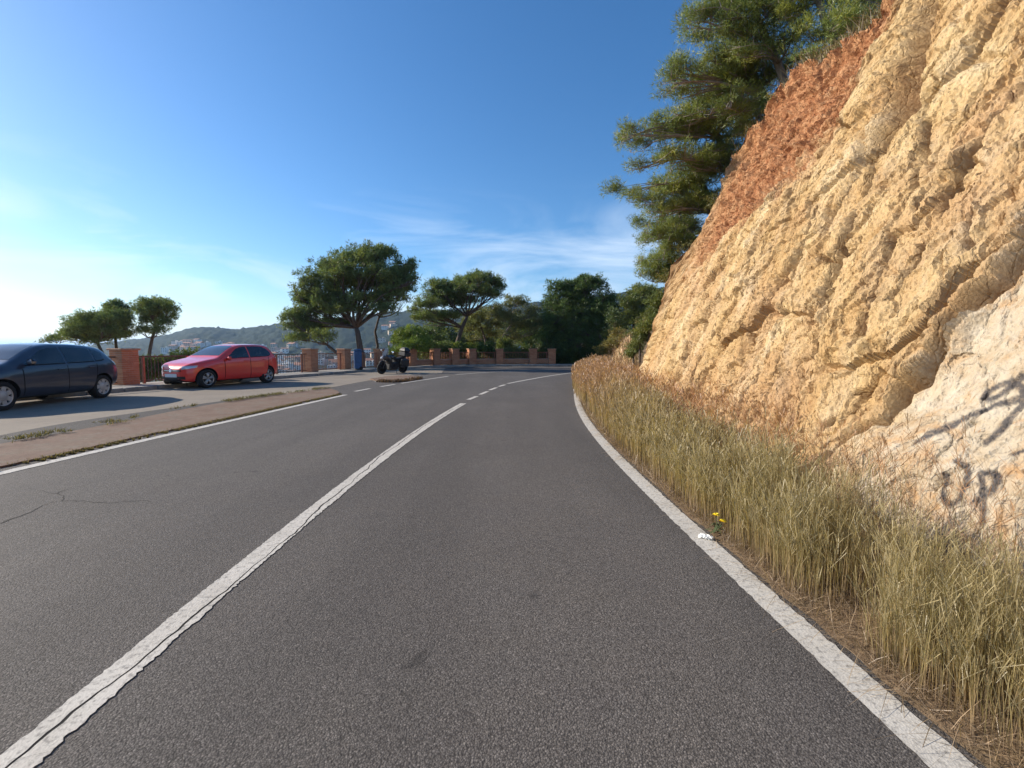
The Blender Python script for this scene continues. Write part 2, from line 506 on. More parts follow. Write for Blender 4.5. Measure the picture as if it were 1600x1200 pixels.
PIL = [Vector((-15.7, 6.7, 0)), Vector((-14.4, 11.2, 0))] + PIL
WALL = [Vector((-60, -160, 0)), Vector((-24, -34, 0)), Vector((-18.2, -2, 0))] + PIL + [Vector((6.0, 37.2, 0)), Vector((9.5, 37.6, 0)), Vector((14, 39, 0)), Vector((24, 44, 0)), Vector((60, 70, 0)), Vector((160, 150, 0))]
def offset_line(pts, off):        # to the right of the running direction
    out = []
    for i, p in enumerate(pts):
        t = (pts[min(i + 1, len(pts) - 1)] - pts[max(i - 1, 0)]); t.z = 0; t.normalize()
        out.append(p + Vector((t.y, -t.x, 0)) * off)
    return out
_WA = np.array([(p.x, p.y) for p in WALL])
def wall_dist(x, y):              # signed distance, positive beyond the parapet
    x = np.asarray(x, float).ravel(); y = np.asarray(y, float).ravel()
    best = np.full(x.shape, 1e18); sgn = np.ones_like(x)
    for a, b in zip(_WA[:-1], _WA[1:]):
        e = b - a; t = np.clip(((x - a[0]) * e[0] + (y - a[1]) * e[1]) / (e @ e), 0, 1)
        dx, dy = x - a[0] - t * e[0], y - a[1] - t * e[1]
        d = dx * dx + dy * dy
        s = np.where(e[0] * dy - e[1] * dx > 0, 1.0, -1.0)
        m = d < best; best = np.where(m, d, best); sgn = np.where(m, s, sgn)
    return np.sqrt(best) * sgn
def ground_z(x, y):
    d = wall_dist(x, y); x = np.asarray(x, float).ravel(); y = np.asarray(y, float).ravel()
    nz = fbm(np.stack([x * .11, y * .11, x * 0], 1), 3)
    out = -.35 - .40 * np.clip(d - .4, 0, 150) + nz * np.clip(d, 0, 6) * .12
    right = sstep(-6, 18, x) * sstep(30, 42, y)        # beyond the bend the land stays high on the right
    out = out * (1 - right) + (-.3 + .02 * d) * right
    out = np.maximum(out, -62.0)
    return np.where(d < .35, -.06, out)

def poly_sheet(name, pts, z, mat, thick=0.0, parent=None):
    bm = bmesh.new()
    vs = [bm.verts.new((p[0], p[1], z)) for p in pts]
    f = bm.faces.new(vs)
    if f.normal.z < 0: f.normal_flip()
    bm.normal_update()
    if f.normal.z < 0: f.normal_flip()
    if thick:
        r = bmesh.ops.extrude_face_region(bm, geom=[f])
        bmesh.ops.translate(bm, verts=[g for g in r['geom'] if isinstance(g, bmesh.types.BMVert)], vec=(0, 0, 0))
        for v in vs: v.co.z = z - thick
    bmesh.ops.triangulate(bm, faces=bm.faces[:])
    bmesh.ops.recalc_face_normals(bm, faces=bm.faces[:])
    me = bpy.data.meshes.new(name); bm.to_mesh(me); bm.free()
    me.materials.append(mat)
    return link(bpy.data.objects.new(name, me), parent)
def resample(pts, step):
    pts = [Vector((p[0], p[1], 0)) for p in pts]
    dense = []
    for i in range(len(pts) - 1):
        p0, p1, p2, p3 = pts[max(i - 1, 0)], pts[i], pts[i + 1], pts[min(i + 2, len(pts) - 1)]
        n = max(2, int((p2 - p1).length / (step * .25)))
        m1 = (p2 - p0) / max((p2 - p0).length, 1e-6) * (p2 - p1).length
        m2 = (p3 - p1) / max((p3 - p1).length, 1e-6) * (p2 - p1).length
        for k in range(n):
            t = k / n
            dense.append(p1 * (2*t**3 - 3*t**2 + 1) + m1 * (t**3 - 2*t**2 + t) + p2 * (-2*t**3 + 3*t**2) + m2 * (t**3 - t**2))
    dense.append(pts[-1])
    s = [0.0]
    for a, b in zip(dense[:-1], dense[1:]): s.append(s[-1] + (b - a).length)
    n = max(2, int(s[-1] / step) + 1)
    ss = np.linspace(0, s[-1], n)
    return np.stack([np.interp(ss, s, [p.x for p in dense]), np.interp(ss, s, [p.y for p in dense])], 1), ss
def normals2(L):
    t = np.gradient(L, axis=0); t /= np.linalg.norm(t, axis=1)[:, None] + 1e-9
    return np.stack([t[:, 1], -t[:, 0]], 1)       # to the right
def strip(name, L, a, b, z, mat, parent=None, jag=0.0, seed=0, thick=0.0):
    """painted strip between offsets a and b (arrays or numbers) to the right of line L, with ragged edges"""
    N = normals2(L); n = len(L)
    rr = np.random.default_rng(seed)
    ja = rr.normal(size=n) * jag; jb = rr.normal(size=n) * jag
    A = L + N * (a + ja)[:, None] if jag or hasattr(a, '__len__') else L + N * a
    B = L + N * (b + jb)[:, None] if jag or hasattr(b, '__len__') else L + N * b
    V = np.zeros((n, 2, 3)); V[:, 0, :2] = A; V[:, 1, :2] = B; V[:, :, 2] = z
    return np_obj(name, V.reshape(-1, 3), grid_faces(n, 2)[:, ::-1], mat, parent)

# road: one sheet from the cutting to the parapet
inner = [Vector((x, y, 0)) for y, x in RL_T]
road_in, _ = resample([(x + 1.1, y) for y, x in RL_T], .6)
wall_in = [p for p in offset_line(WALL, .1)][1:-2]
road_poly = [(p.x, p.y) for p in wall_in] + [(40, 40), (30, 30)] + [tuple(p) for p in road_in[::-1]] + [(2.7, -40)]
road = tag(poly_sheet('road', road_poly, 0.0, M['asphalt']), 'grey asphalt road bending right round the cut rock', 'road', kind='structure')

# lay-by surface
bay_near = [(-420, 800), (-200, 727), (0, 681), (120, 659), (270, 637.5), (390, 621.5), (480, 611.5), (524, 604.5), (560, 597.5), (590, 592.5), (622, 588.0), (660, 585.2), (690, 583.2)]
kerb_line = offset_line(WALL, 1.35)
bn = [G(*p) for p in bay_near]
bk = [p for p in kerb_line if p.y > 2 and p.x < -4.5 and p.y < 36]
bay = poly_sheet('parking_bay', [(p.x, p.y) for p in bn] + [(p.x, p.y) for p in bk[::-1]] + [(-17.0, -2)], .004, M['bay'])
tag(bay, 'pale worn lay-by surface where two cars are parked', 'lay-by', kind='structure')

# pavement with kerb along the parapet
Lp, sp_ = resample([(p.x, p.y) for p in WALL[1:-2]], .5)
Np = normals2(Lp)
def lift_strip(name, a, b, z0, z1, mat, parent=None):
    n = len(Lp); V = np.zeros((n, 4, 3))
    for k, (o, z) in enumerate(((a, z0), (a, z1), (b, z1), (b, z0))):
        V[:, k, :2] = Lp + Np * o; V[:, k, 2] = z
    return np_obj(name, V.reshape(-1, 3), grid_faces(n, 4)[:, ::-1], mat, parent)
pavement = tag(lift_strip('pavement', -.5, 1.20, -.3, .12, M['kerbstone']), 'narrow raised pavement with kerb along the brick parapet', 'pavement', kind='structure')
# kerb stones, each a piece of its own where they show
kerb_me = None
ks = 0.0; k_s = np.concatenate([[0], np.cumsum(np.linalg.norm(np.diff(Lp, axis=0), axis=1))])
kx = Lp + Np * 1.29
kb = MB().box((0, 0, 0), (.985, .165, .20), bev=.018)
proto = kb.build('kerb_stone', M['kerbstone'], pavement); kerb_me = proto.data
bpy.data.objects.remove(proto)
s_here = 0.0
while s_here < k_s[-1] - 1:
    c = np.array([np.interp(s_here + .5, k_s, kx[:, 0]), np.interp(s_here + .5, k_s, kx[:, 1])])
    c2 = np.array([np.interp(s_here + .7, k_s, kx[:, 0]), np.interp(s_here + .7, k_s, kx[:, 1])])
    if 6 < c[1] < 38 and c[0] < 5:
        o = bpy.data.objects.new('kerb_stone', kerb_me)
        o.location = (c[0], c[1], .026 + random.uniform(-.006, .006))
        o.rotation_euler = (0, 0, math.atan2(c2[1] - c[1], c2[0] - c[0]) + random.uniform(-.008, .008))
        link(o, pavement)
    s_here += 1.0

# paved verge between road and lay-by, and the small island beyond the entrance
Lv, sv = resample([(p.x, p.y) for p in LL[:4]], .12)
v_far = [G(*p) for p in [(-160, 728), (0, 696), (150, 668.5), (300, 638.5), (400, 622.5), (480, 611.5), (515, 607.5)]]
Lf, _ = resample([(p.x, p.y) for p in v_far], .12)
Nv = normals2(Lv)
rv = np.random.default_rng(2)
road_side = Lv - Nv * (.26 + rv.normal(size=len(Lv))[:, None] * .012)
tip = [tuple(G(527, 611.5))[:2], tuple(G(531, 614.5))[:2]]
verge = poly_sheet('verge', [tuple(p) for p in Lf] + tip + [tuple(p) for p in road_side[road_side[:, 1] < G(531, 615).y][::-1]], .022, M['verge'], thick=.06)
tag(verge, 'low strip of worn reddish paving between road and lay-by', 'verge', kind='structure')
isl = [(578, 593.5), (592, 596), (609, 597.2), (628, 596), (645, 593.6), (656, 591.2), (646, 588.6), (622, 588.3), (600, 590)]
island = poly_sheet('verge', [tuple(G(*p))[:2] for p in isl], .055, M['verge'], thick=.09)
tag(island, 'small dirt-edged paved island past the lay-by entrance', 'verge', kind='structure')
# dark asphalt band on the lay-by side of the verge
band = [G(*p) for p in [(-160, 717), (0, 681), (120, 659), (270, 637.5), (390, 621.5), (480, 611.5)]]
Lb, _ = resample([(p.x, p.y) for p in band], .2)
bandf = [tuple(p) for p in Lb] + [tuple(p) for p in Lf[::-1]]
tag(poly_sheet('asphalt_band', bandf, .008, M['asphalt_band']), 'dark asphalt band beside the reddish verge', 'road', kind='structure')

# ---- markings
def mark_line(px_or_pts, w, name='road_marking', label=None, seed=0, z=.004, step=.035, jag=.003):
    L, s = resample([(p[0], p[1]) for p in px_or_pts], step)
    o = strip(name, L, np.full(len(L), -w / 2), np.full(len(L), w / 2), z, M['paint'], None, jag, seed)
    return tag(o, label, 'road marking', kind='structure')
Lr = [(x, y) for y, x in RL_T]
mark_line(Lr, .145, label='white edge line beside the tall grass', seed=1)
mark_line(LL[:4], .15, label='long white edge line beside the reddish verge', seed=2)
for k, (a, b) in enumerate([((555, 611.6), (578, 607.2)), ((595, 604.2), (617, 600.6))]):
    mark_line([G(*a), G(*((a[0] + b[0]) / 2, (a[1] + b[1]) / 2)), G(*b)], .13, label='short white dash across the lay-by entrance', seed=5 + k)['group'] = 'dashes at the lay-by entrance'
mark_line([G(627, 599.0), G(665, 593.2), G(700, 588)], .13, label='white edge line beside the small paved island', seed=8)
mark_line([G(712, 585.5), G(760, 582), G(830, 579), G(880, 578)], .12, label='faint white edge line in the tree shade before the far parapet', seed=9)
for k, (a, b) in enumerate([((732, 624.5), (745, 619.3)), ((750, 616.5), (762, 611.6)), ((765, 609.6), (776, 605.6)), ((779.5, 604.0), (789, 601.2))]):
    mark_line([G(*a), G(*((a[0] + b[0]) / 2, (a[1] + b[1]) / 2)), G(*b)], .12, label='short white dash of the centre line on the bend', seed=15 + k)['group'] = 'centre dashes on the bend'
mark_line([G(793, 599.4), G(830, 592.4), G(868, 586), G(905, 581.5), G(960, 577)], .12, label='solid white centre line running into the far shade', seed=21)
# near centre line: two ragged halves either side of a long crack, broken by cross cracks
_cy = np.array([p.y for p in CL[:9]]); _cx = np.array([p.x for p in CL[:9]])
_cf = np.polyfit(_cy, _cx, 3)
_ye = G(722, 630.5).y
Lc, sc = resample([(np.polyval(_cf, y), y) for y in np.linspace(-.5, _ye, 24)], .016)
n = len(Lc)
q = np.stack([sc * .9, sc * 0, sc * 0 + 4.2], 1)
mid = -.005 + .05 * fbm(q, 4, .6) + .02 * fbm(q * 5, 3, .6)
near = sstep(5.5, 2.5, sc)
side = np.where(sc < 2.2, .006, np.where(sc < 5.4, .038, np.where(sc < 9.5, -.030, .01)))
mid = np.clip(mid * .7 + np.convolve(np.pad(side, 25, mode='edge'), np.ones(51) / 51, 'valid'), -.062, .062)
gap = np.clip(.0055 + .0035 * fbm(q * 3 + 5, 2), .003, .014)
rr = np.random.default_rng(31)
edge_l = -.074 + rr.normal(size=n) * .003 + .006 * fbm(q * 4 + 9, 3)
edge_r = .074 + rr.normal(size=n) * .004 + .010 * fbm(q * 5 + 2, 3)
cm = bpy.data.objects.new('road_marking', None)
bpy.data.objects.remove(cm)
def piece(a, b, e0, e1, parent):
    m = b - a; N = normals2(Lc)[a:b]
    V = np.zeros((m, 2, 3)); V[:, 0, :2] = Lc[a:b] + N * e0[a:b, None]; V[:, 1, :2] = Lc[a:b] + N * e1[a:b, None]; V[:, :, 2] = .004
    return np_obj('painted_piece', V.reshape(-1, 3), grid_faces(m, 2)[:, ::-1], M['paint'], parent)
line_root = tag(empty('road_marking', (0, 0, 0)), 'cracked white centre line, solid, split lengthways by a long crack', 'road marking', kind='structure')
for (a, b) in ((0, n // 3), (n // 3, 2 * n // 3), (2 * n // 3, n)):
    b = min(n, b + 1)
    piece(a, b, edge_l, mid - gap, line_root); piece(a, b, mid + gap, edge_r, line_root)
M['crack'] = m_simple('crack_fill', (.016, .015, .014), .95, var=.3, scale=30)
def crack(pts, w, seed, z=.002, parent=None):
    L, s = resample(pts, .025)
    q = np.stack([s * 2.2 + seed * 7, s * 0, s * 0], 1)
    N = normals2(L); L = L + N * (.05 * fbm(q, 4, .62))[:, None]
    ww = np.clip(w * (.7 + .8 * fbm(q * 3, 2)), w * .25, w * 2) * np.clip((s[-1] - s) * 2, .15, 1)
    return strip('crack', L, -ww / 2, ww / 2, z, M['crack'], parent or road)
strip('crack', Lc[::2], mid[::2] - gap[::2], mid[::2] + gap[::2], .002, M['crack'], road)
for k, sq_ in enumerate((1.9, 2.45, 3.1, 3.9, 4.6, 5.4, 6.3, 7.6, 9.4)):
    i0 = int(np.searchsorted(sc, sq_)); i1 = min(n - 1, i0 + random.randint(2, 9)); Nn_ = normals2(Lc)
    e0, e1 = (edge_l[i0], mid[i0]) if k % 3 else (mid[i0], edge_r[i0])
    pa = Lc[i0] + Nn_[i0] * e0; pb = Lc[i1] + Nn_[i1] * e1
    crack([tuple(pa), tuple((pa + pb) / 2 + np.array([.006, .008])), tuple(pb)], .007, 60 + k, .0065)
for k, (pp, w) in enumerate([([(0, 818), (40, 803), (75, 787), (100, 783)], .022), ([(100, 783), (125, 784), (170, 786), (200, 784), (260, 790)], .012), ([(100, 783), (92, 772), (110, 764), (165, 750)], .011), ([(-60, 830), (0, 818)], .022), ([(92, 772), (60, 766), (42, 758)], .005)]):
    crack([tuple(G(*p))[:2] for p in pp], w, k + 1)

# ------------------------------------------------------------------ land, sea and hill
def sinh_axis(lo, hi, a, n):
    t = np.linspace(math.asinh(lo / a), math.asinh(hi / a), n)
    return a * np.sinh(t)
gx = sinh_axis(-7000, 7000, 14, 260); gy = sinh_axis(-2500, 7000, 14, 260) + 22
XX, YY = np.meshgrid(gx, gy, indexing='ij')
ZZ = ground_z(XX, YY).reshape(XX.shape)
far = np.hypot(XX, YY)
ZZ = np.where(far > 600, np.minimum(ZZ, -63), ZZ)
np_obj_land = np_obj('ground', np.stack([XX, YY, ZZ], -1).reshape(-1, 3), grid_faces(260, 260), M['ground'], smooth=True)
tag(np_obj_land, 'dry slope falling away below the parapet', 'ground', kind='structure')
M['sea'] = NT('sea_water')
_p = M['sea'].pos()
M['sea'] = M['sea'].fin((.012, .035, .05), .18, M['sea'].bump(M['sea'].noise(_p, .12, 4), .5, 1.0), 0, .5)
sea = tag(np_obj('sea', np.array([(-26000, -3000, -60), (26000, -3000, -60), (26000, 26000, -60), (-26000, 26000, -60)], float), np.array([[0, 1, 2, 3]]), M['sea']), 'hazy sea beyond the town', 'sea', kind='structure')
RIDGE = [(-400, 575), (-60, 562), (60, 552), (180, 535), (265, 524), (300, 515), (330, 513), (370, 516), (400, 513), (440, 508), (520, 500), (640, 489), (720, 486), (800, 480), (900, 472), (1000, 458), (1200, 450), (1700, 450)]
Y_R = 1350.0
def hill_z(u, y):
    zr = CAM_H + (545 - smooth_tab(RIDGE, u)) / FPX * Y_R
    x = (u - 800) / FPX * y
    base = -50 + 14 * fbm(np.stack([x * .004, y * .004, x * 0], 1), 3)
    t = sstep(330, Y_R, y) ** 1.15
    z = base * (1 - t) + zr * t
    z = z + t * (1 - t) * 50 * fbm(np.stack([x * .003, y * .003, x * 0 + 5], 1), 4)
    z = np.where(y > Y_R, zr - (y - Y_R) * .25, z)
    return z
hu = np.arange(-300, 1500, 3.5); hy = np.concatenate([np.linspace(240, 1300, 70), np.linspace(1310, 1390, 9), np.linspace(1430, 2000, 8)])
HU, HY = np.meshgrid(hu, hy, indexing='ij')
HX = (HU - 800) / FPX * HY
HZ = hill_z(HU.ravel(), HY.ravel()).reshape(HU.shape)
can = fbm(np.stack([HX.ravel() * .06, HY.ravel() * .06, HX.ravel() * 0], 1), 3, .6).reshape(HU.shape)
HZ = HZ + 4.5 * can * sstep(500, 900, HY) + 1.2 * can
tag(np_obj('hill', np.stack([HX, HY, HZ], -1).reshape(-1, 3), grid_faces(len(hu), len(hy)), M['land'], smooth=True), 'wooded hill rising behind the town', 'hill', kind='structure')

# ------------------------------------------------------------------ the cut rock face
TOP_PX = [(1400, -14, 7.2), (1385, 32, 7.5), (1345, 62, 8.2), (1290, 92, 9.2), (1250, 118, 10.0), (1222, 150, 10.7), (1205, 178, 11.15), (1180, 200, 11.7), (1150, 240, 12.4), (1128, 282, 13.0),
          (1112, 325, 13.5), (1092, 370, 14.0), (1060, 410, 14.5), (1038, 450, 14.85), (1020, 500, 15.15), (1004, 545, 15.35), (985, 585, 15.5)]
_tp = [P(*q) for q in TOP_PX]           # the lip of the cutting, its depth following the road edge
LEAN_T = [(p.y, (p.x - float(smooth_tab(XB_T, p.y)[0])) / max(p.z, .6)) for p in _tp[:-2]]
LEAN_T = [(-6, .45), (6.0, .45)] + LEAN_T + [(15.6, LEAN_T[-1][1])]
LEAN = .45
TOP_T = [(-6, 8.6), (1, 9.0), (4.5, 8.8), (6.4, 8.0)] + [(p.y, p.z) for p in _tp]
Y_END = TOP_T[-1][0]
def face_x(y, z): return smooth_tab(XB_T, y) + lerp_tab(LEAN_T, y) * z
def hit_face(u, v):               # where a pixel's ray first meets the sloping cut
    r = ray(u, v); ys = np.linspace(.8, 24, 1200)
    px = r.x / r.y * ys; pz = CAM_H + r.z / r.y * ys
    g = px - face_x(ys, pz)
    k = np.where(g > 0)[0]
    if len(k) == 0: return (24.0, CAM_H + r.z / r.y * 24)
    k = max(1, k[0]); t = -g[k-1] / (g[k] - g[k-1] + 1e-12)
    y = ys[k-1] + (ys[k] - ys[k-1]) * t
    return (y, CAM_H + r.z / r.y * y)
# columns: even in picture angle where seen, coarser behind the camera
_w = np.linspace(0, 1, 560)
ycol = 1 / ((1 - _w) / 2.2 + _w / Y_END) * .62 + .38 * (2.2 + (Y_END - 2.2) * _w)
ycol = np.unique(np.concatenate([np.linspace(-5.5, 2.15, 60), ycol]))
NT_ = 480
tt = np.linspace(0, 1, NT_); tt = .62 * tt + .38 * tt ** 2
ztop = lerp_tab(TOP_T, ycol)
ztop = ztop + .20 * fbm(np.stack([ycol * 1.7, ycol * 0, ycol * 0], 1), 4, .6) * np.clip((Y_END - ycol) / 3, .1, 1)
ztop = np.maximum(ztop, .35)
FY = np.repeat(ycol[:, None], NT_, 1); FZ = -.1 + tt[None, :] * (ztop[:, None] + .1)
fy, fz = FY.ravel(), FZ.ravel()
def seg_dist(pl, y, z):           # distance and signed side to a polyline drawn on the face
    best = np.full(y.shape, 1e9); sg = np.ones_like(y)
    for (a, b) in zip(pl[:-1], pl[1:]):
        a = np.array(a); b = np.array(b); e = b - a
        t = np.clip(((y - a[0]) * e[0] + (z - a[1]) * e[1]) / (e @ e + 1e-9), 0, 1)
        dy, dz = y - a[0] - t * e[0], z - a[1] - t * e[1]
        d = np.hypot(dy, dz); s = np.sign(e[0] * dz - e[1] * dy)
        m = d < best; best = np.where(m, d, best); sg = np.where(m, s, sg)
    return best, sg
def on_face(px): return [hit_face(*p) for p in px]
fx0 = face_x(fy, fz)
P3 = np.stack([fx0, fy, fz], 1)
# coordinates along and across the fissures, which run nearly up the dip
acr = 6.6 * np.log1p(np.clip(fy, -2.5, None) / 3) + .28 * fz
wob = .25 * fbm(np.stack([fy * .8, fz * .8, fy * 0], 1), 3)
def blocks(u, v, seed):
    """broken slabs: each cell keeps its own offset and tilt; also returns closeness to a joint"""
    iu, iv = np.floor(u).astype(int), np.floor(v).astype(int)
    b1 = np.full(u.shape, 1e9); b2 = np.full(u.shape, 1e9); val = np.zeros_like(u)
    for du in (-1, 0, 1):
        for dv in (-1, 0, 1):
            cu, cv = iu + du, iv + dv
            h = _perm[(_perm[(cu + seed) & 255] + cv) & 255]; h2 = _perm[h + 1]; h3 = _perm[h2 + 1]; h4 = _perm[h3 + 1]; h5 = _perm[h4 + 1]
            pu, pv = cu + h / 255., cv + h2 / 255.
            d = np.hypot(u - pu, v - pv)
            w = (h3 / 127.5 - 1) + (u - pu) * (h4 / 127.5 - 1) * .9 + (v - pv) * (h5 / 127.5 - 1) * .9
            m = d < b1
            b2 = np.where(m, b1, np.minimum(b2, d)); val = np.where(m, w, val); b1 = np.where(m, d, b1)
    return val, np.exp(-((b2 - b1) / .05) ** 2)
wv = .07 * fbm(P3 * 2.6, 3) + .015 * fbm(P3 * 9, 2)
disp = .24 * fbm(np.stack([acr * .26, fz * .12, fy * 0 + 2], 1), 2)
rg = ridged(np.stack([(acr + wob) * .8, fz * .22, fy * 0 + 8], 1), 3, .5)
disp += .055 * (rg - 1.0)
rg2 = ridged(np.stack([(acr + wob) * 2.2, fz * .8, fy * 0 + 1], 1), 4, .55)
disp += .028 * (rg2 - 1.0)
va, ja = blocks((acr + wob * .6 + wv) * 1.15, (fz + wv) * .50, 3)
vb, jb = blocks((acr + wob * .6 + wv) * 3.2 + 11, (fz + wv) * 1.7, 21)
vc, jc = blocks((acr + wv * 1.5) * 8.5 + 5, (fz + wv * 1.5) * 4.6, 40)
vd, jd = blocks((acr + wv) * 17 + 3, (fz + wv) * 11, 77)
disp += .070 * va - .07 * ja + .042 * vb - .034 * jb + .023 * vc - .013 * jc + .010 * vd - .004 * jd
disp += .020 * fbm(P3 * 3.2, 5, .62)
disp += .014 * ridged(P3 * 8.0, 4, .6)
disp += .008 * fbm(P3 * 32.0, 2, .6)
fis = 1 - np.abs(perlin(np.stack([(acr + wob * .8) * .75, fz * .10, fy * 0 + 30], 1))) * 2
gate = sstep(-.15, .35, perlin(np.stack([acr * .8, fz * .35, fy * 0 + 60], 1)))
fissure = sstep(.90, .995, fis) * gate
disp -= .16 * fissure
disp -= disp.mean()
# the slab edge: everything on its lower right lies back, in pale rock
SLAB = on_face([(u - 8, v - 12) for u, v in [(1640, 330), (1600, 385), (1560, 440), (1520, 480), (1490, 510), (1465, 545), (1430, 585), (1400, 610), (1385, 640), (1372, 660), (1335, 672), (1310, 700), (1280, 760), (1260, 830)]])
d_s, s_s = seg_dist(SLAB, fy + .06 * perlin(P3 * 2.2), fz + .06 * perlin(P3 * 2.2 + 9))
sgn_s = d_s * s_s
# orient: positive on the pale side
probe = on_face([(1580, 560)])[0]
_d, _s = seg_dist(SLAB, np.array([probe[0]]), np.array([probe[1]]))
sgn_s = sgn_s * float(_s[0])
y_lim = on_face([(1290, 740)])[0][0]
reach = sstep(y_lim + .9, y_lim - .1, fy)
pale_side = sstep(-.02, .12, sgn_s) * reach
disp_p = .30 * disp + .06 * fbm(P3 * 1.3, 3)
lip = np.exp(-(np.minimum(sgn_s, 0) / .22) ** 2) * (sgn_s <= 0.02)
disp = disp * (1 - .35 * np.exp(-(sgn_s / .4) ** 2) * reach)
disp = disp * (1 - pale_side) + disp_p * pale_side
disp += .06 * lip * reach
low = sstep(on_face([(1372, 660)])[0][1] - .25, on_face([(1400, 610)])[0][1] + .1, fz)
disp -= pale_side * (.02 + .09 * low)
# single fissures
crevice_shade = .6 * fissure  # crack shade carried as colour, on top of the relief
for px, w, dep in [
    ([(1462, -10), (1440, 60), (1418, 130), (1404, 190), (1385, 215)], .17, .30),
    ([(1640, 30), (1600, 92), (1560, 175), (1520, 240), (1488, 292)], .05, .22),
    ([(1350, 300), (1336, 345), (1318, 395), (1300, 440), (1290, 490), (1268, 545), (1250, 578)], .055, .22),
    ([(1338, 392), (1300, 412), (1290, 404)], .03, .10),
    ([(1445, 190), (1430, 250), (1416, 310), (1395, 360)], .04, .10),
    ([(1240, 270), (1225, 300), (1205, 330)], .05, .14),
    ([(1228, 390), (1200, 425), (1176, 465)], .035, .10),
    ([(1128, 430), (1104, 470), (1085, 520), (1070, 560)], .05, .12),
    ([(1075, 480), (1050, 520), (1035, 560)], .05, .12),
    ([(1195, 540), (1180, 580), (1172, 600)], .03, .10),
    ([(1165, 605), (1150, 650)], .03, .10),
    ([(1340, 605), (1315, 612), (1300, 640), (1270, 660)], .025, .08),
    ([(1530, 330), (1520, 370), (1524, 390)], .03, .08),
    ([(1130, 380), (1110, 410), (1096, 450)], .04, .10),
    ([(1488, 292), (1462, 345), (1440, 400), (1408, 470)], .035, .10),
    ([(1536, 110), (1505, 180), (1478, 255), (1446, 330)], .03, .09),
    ([(1295, 205), (1262, 270), (1228, 340), (1196, 402)], .04, .12),
    ([(1232, 330), (1190, 400), (1150, 470), (1118, 530)], .045, .14),
    ([(1176, 350), (1140, 415), (1112, 480)], .045, .12),
    ([(1286, 330), (1262, 390), (1232, 460), (1206, 520)], .035, .10),
    ([(1240, 500), (1214, 560), (1196, 610)], .03, .08),
    ([(1420, 330), (1392, 400), (1370, 470), (1342, 540)], .03, .08),
    ([(1380, 215), (1362, 260), (1350, 300)], .05, .16),
    ([(1100, 560), (1086, 590), (1078, 620)], .04, .10),
    ([(1632, 318), (1592, 373), (1552, 428), (1512, 468), (1482, 498), (1457, 533), (1422, 573), (1392, 598), (1377, 628), (1364, 648)], .045, .14),  # groove added along the slab edge to draw its overhang shadow line
    ([(1364, 648), (1327, 660), (1302, 688)], .03, .07)]:
    pl = on_face(px)
    dd, ss = seg_dist(pl, fy + .035 * perlin(P3 * 5 + 3), fz)
    w = w * (.8 if w < .1 else 1.0)
    g = np.exp(-(dd / w) ** 2)
    disp -= 2.0 * dep * g
    crevice_shade = np.maximum(crevice_shade, np.exp(-(dd / (w * 1.1)) ** 2))
# soil above: softer, gullied, slightly laid back
SOIL = on_face([(1412, -14), (1392, 40), (1376, 100), (1366, 140), (1330, 190), (1300, 225), (1262, 262), (1225, 300), (1190, 335), (1150, 365), (1120, 392), (1078, 430), (1044, 470), (1022, 520)])
d_o, s_o = seg_dist(SOIL, fy + .25 * fbm(P3 * .9, 3), fz + .2 * fbm(P3 * 1.4 + 5, 3))
pr = on_face([(1240, 180)])[0]
_d, _s = seg_dist(SOIL, np.array([pr[0]]), np.array([pr[1]]))
so = d_o * s_o * float(_s[0])
y_s0 = on_face([(1402, 10)])[0][0]
soil = sstep(-.45, .55, so + .45 * fbm(P3 * 1.1, 3, .6) + .28 * fbm(P3 * 4, 4, .65)) * (1 - .75 * sstep(11.0, 14.2, fy + .6 * fbm(P3 * 1.2, 3))) * sstep(y_s0 - .25, y_s0 + .1, fy)
tops = np.clip((np.repeat(ztop[:, None], NT_, 1).ravel() - fz) / .45, 0, 1)
disp_s = .22 * disp + .10 * (ridged(np.stack([acr * 1.3 + .3 * wob, fz * .4, fy * 0 + 3], 1), 4, .55) - .6) + .10 * fbm(P3 * 2.6, 5, .66) + .045 * vc - .02 * jc + .02 * vd + .018 * fbm(P3 * 22, 3, .7) - .10
disp = disp * (1 - soil) + disp_s * soil
disp += .20 * soil * sstep(.55, 0, tops)                       # rooty lip overhanging the soil
disp -= .5 * sstep(Y_END - .8, Y_END, fy)
disp += .25 * sstep(.6, 0, fz) * (1 - pale_side)               # scree at the foot
Nn = np.array([-1, .12, LEAN]); Nn /= np.linalg.norm(Nn)
PV = P3 + disp[:, None] * Nn
# spray paint strokes
spray = np.zeros_like(fy)
for px, w in [
    ([(1600, 568), (1572, 578), (1556, 592), (1540, 604), (1522, 614), (1512, 611), (1516, 600), (1536, 590), (1556, 586), (1568, 594), (1572, 606), (1560, 612), (1530, 622), (1505, 640), (1482, 658)], 6.5),
    ([(1572, 606), (1564, 624), (1552, 645), (1540, 664), (1524, 684)], 6.5),
    ([(1600, 608), (1585, 612), (1572, 606)], 6),
    ([(1482, 658), (1455, 678), (1432, 692)], 9),
    ([(1600, 686), (1586, 696), (1570, 704)], 4.5),
    ([(1494, 720), (1504, 726), (1510, 740), (1506, 760), (1494, 780), (1480, 787), (1471, 782), (1470, 762), (1478, 742)], 5.5),
    ([(1530, 740), (1534, 760), (1530, 785), (1526, 812)], 6.5),
    ([(1528, 738), (1545, 736), (1556, 745), (1550, 762), (1534, 774), (1516, 782)], 6)]:
    pl = on_face(px)
    wm = w / FPX * pl[0][0] * .92
    dd, _ = seg_dist(pl, fy + .004 * perlin(P3 * 14), fz + .004 * perlin(P3 * 14 + 4))
    spray = np.maximum(spray, sstep(wm * 1.2, wm * .6, dd))
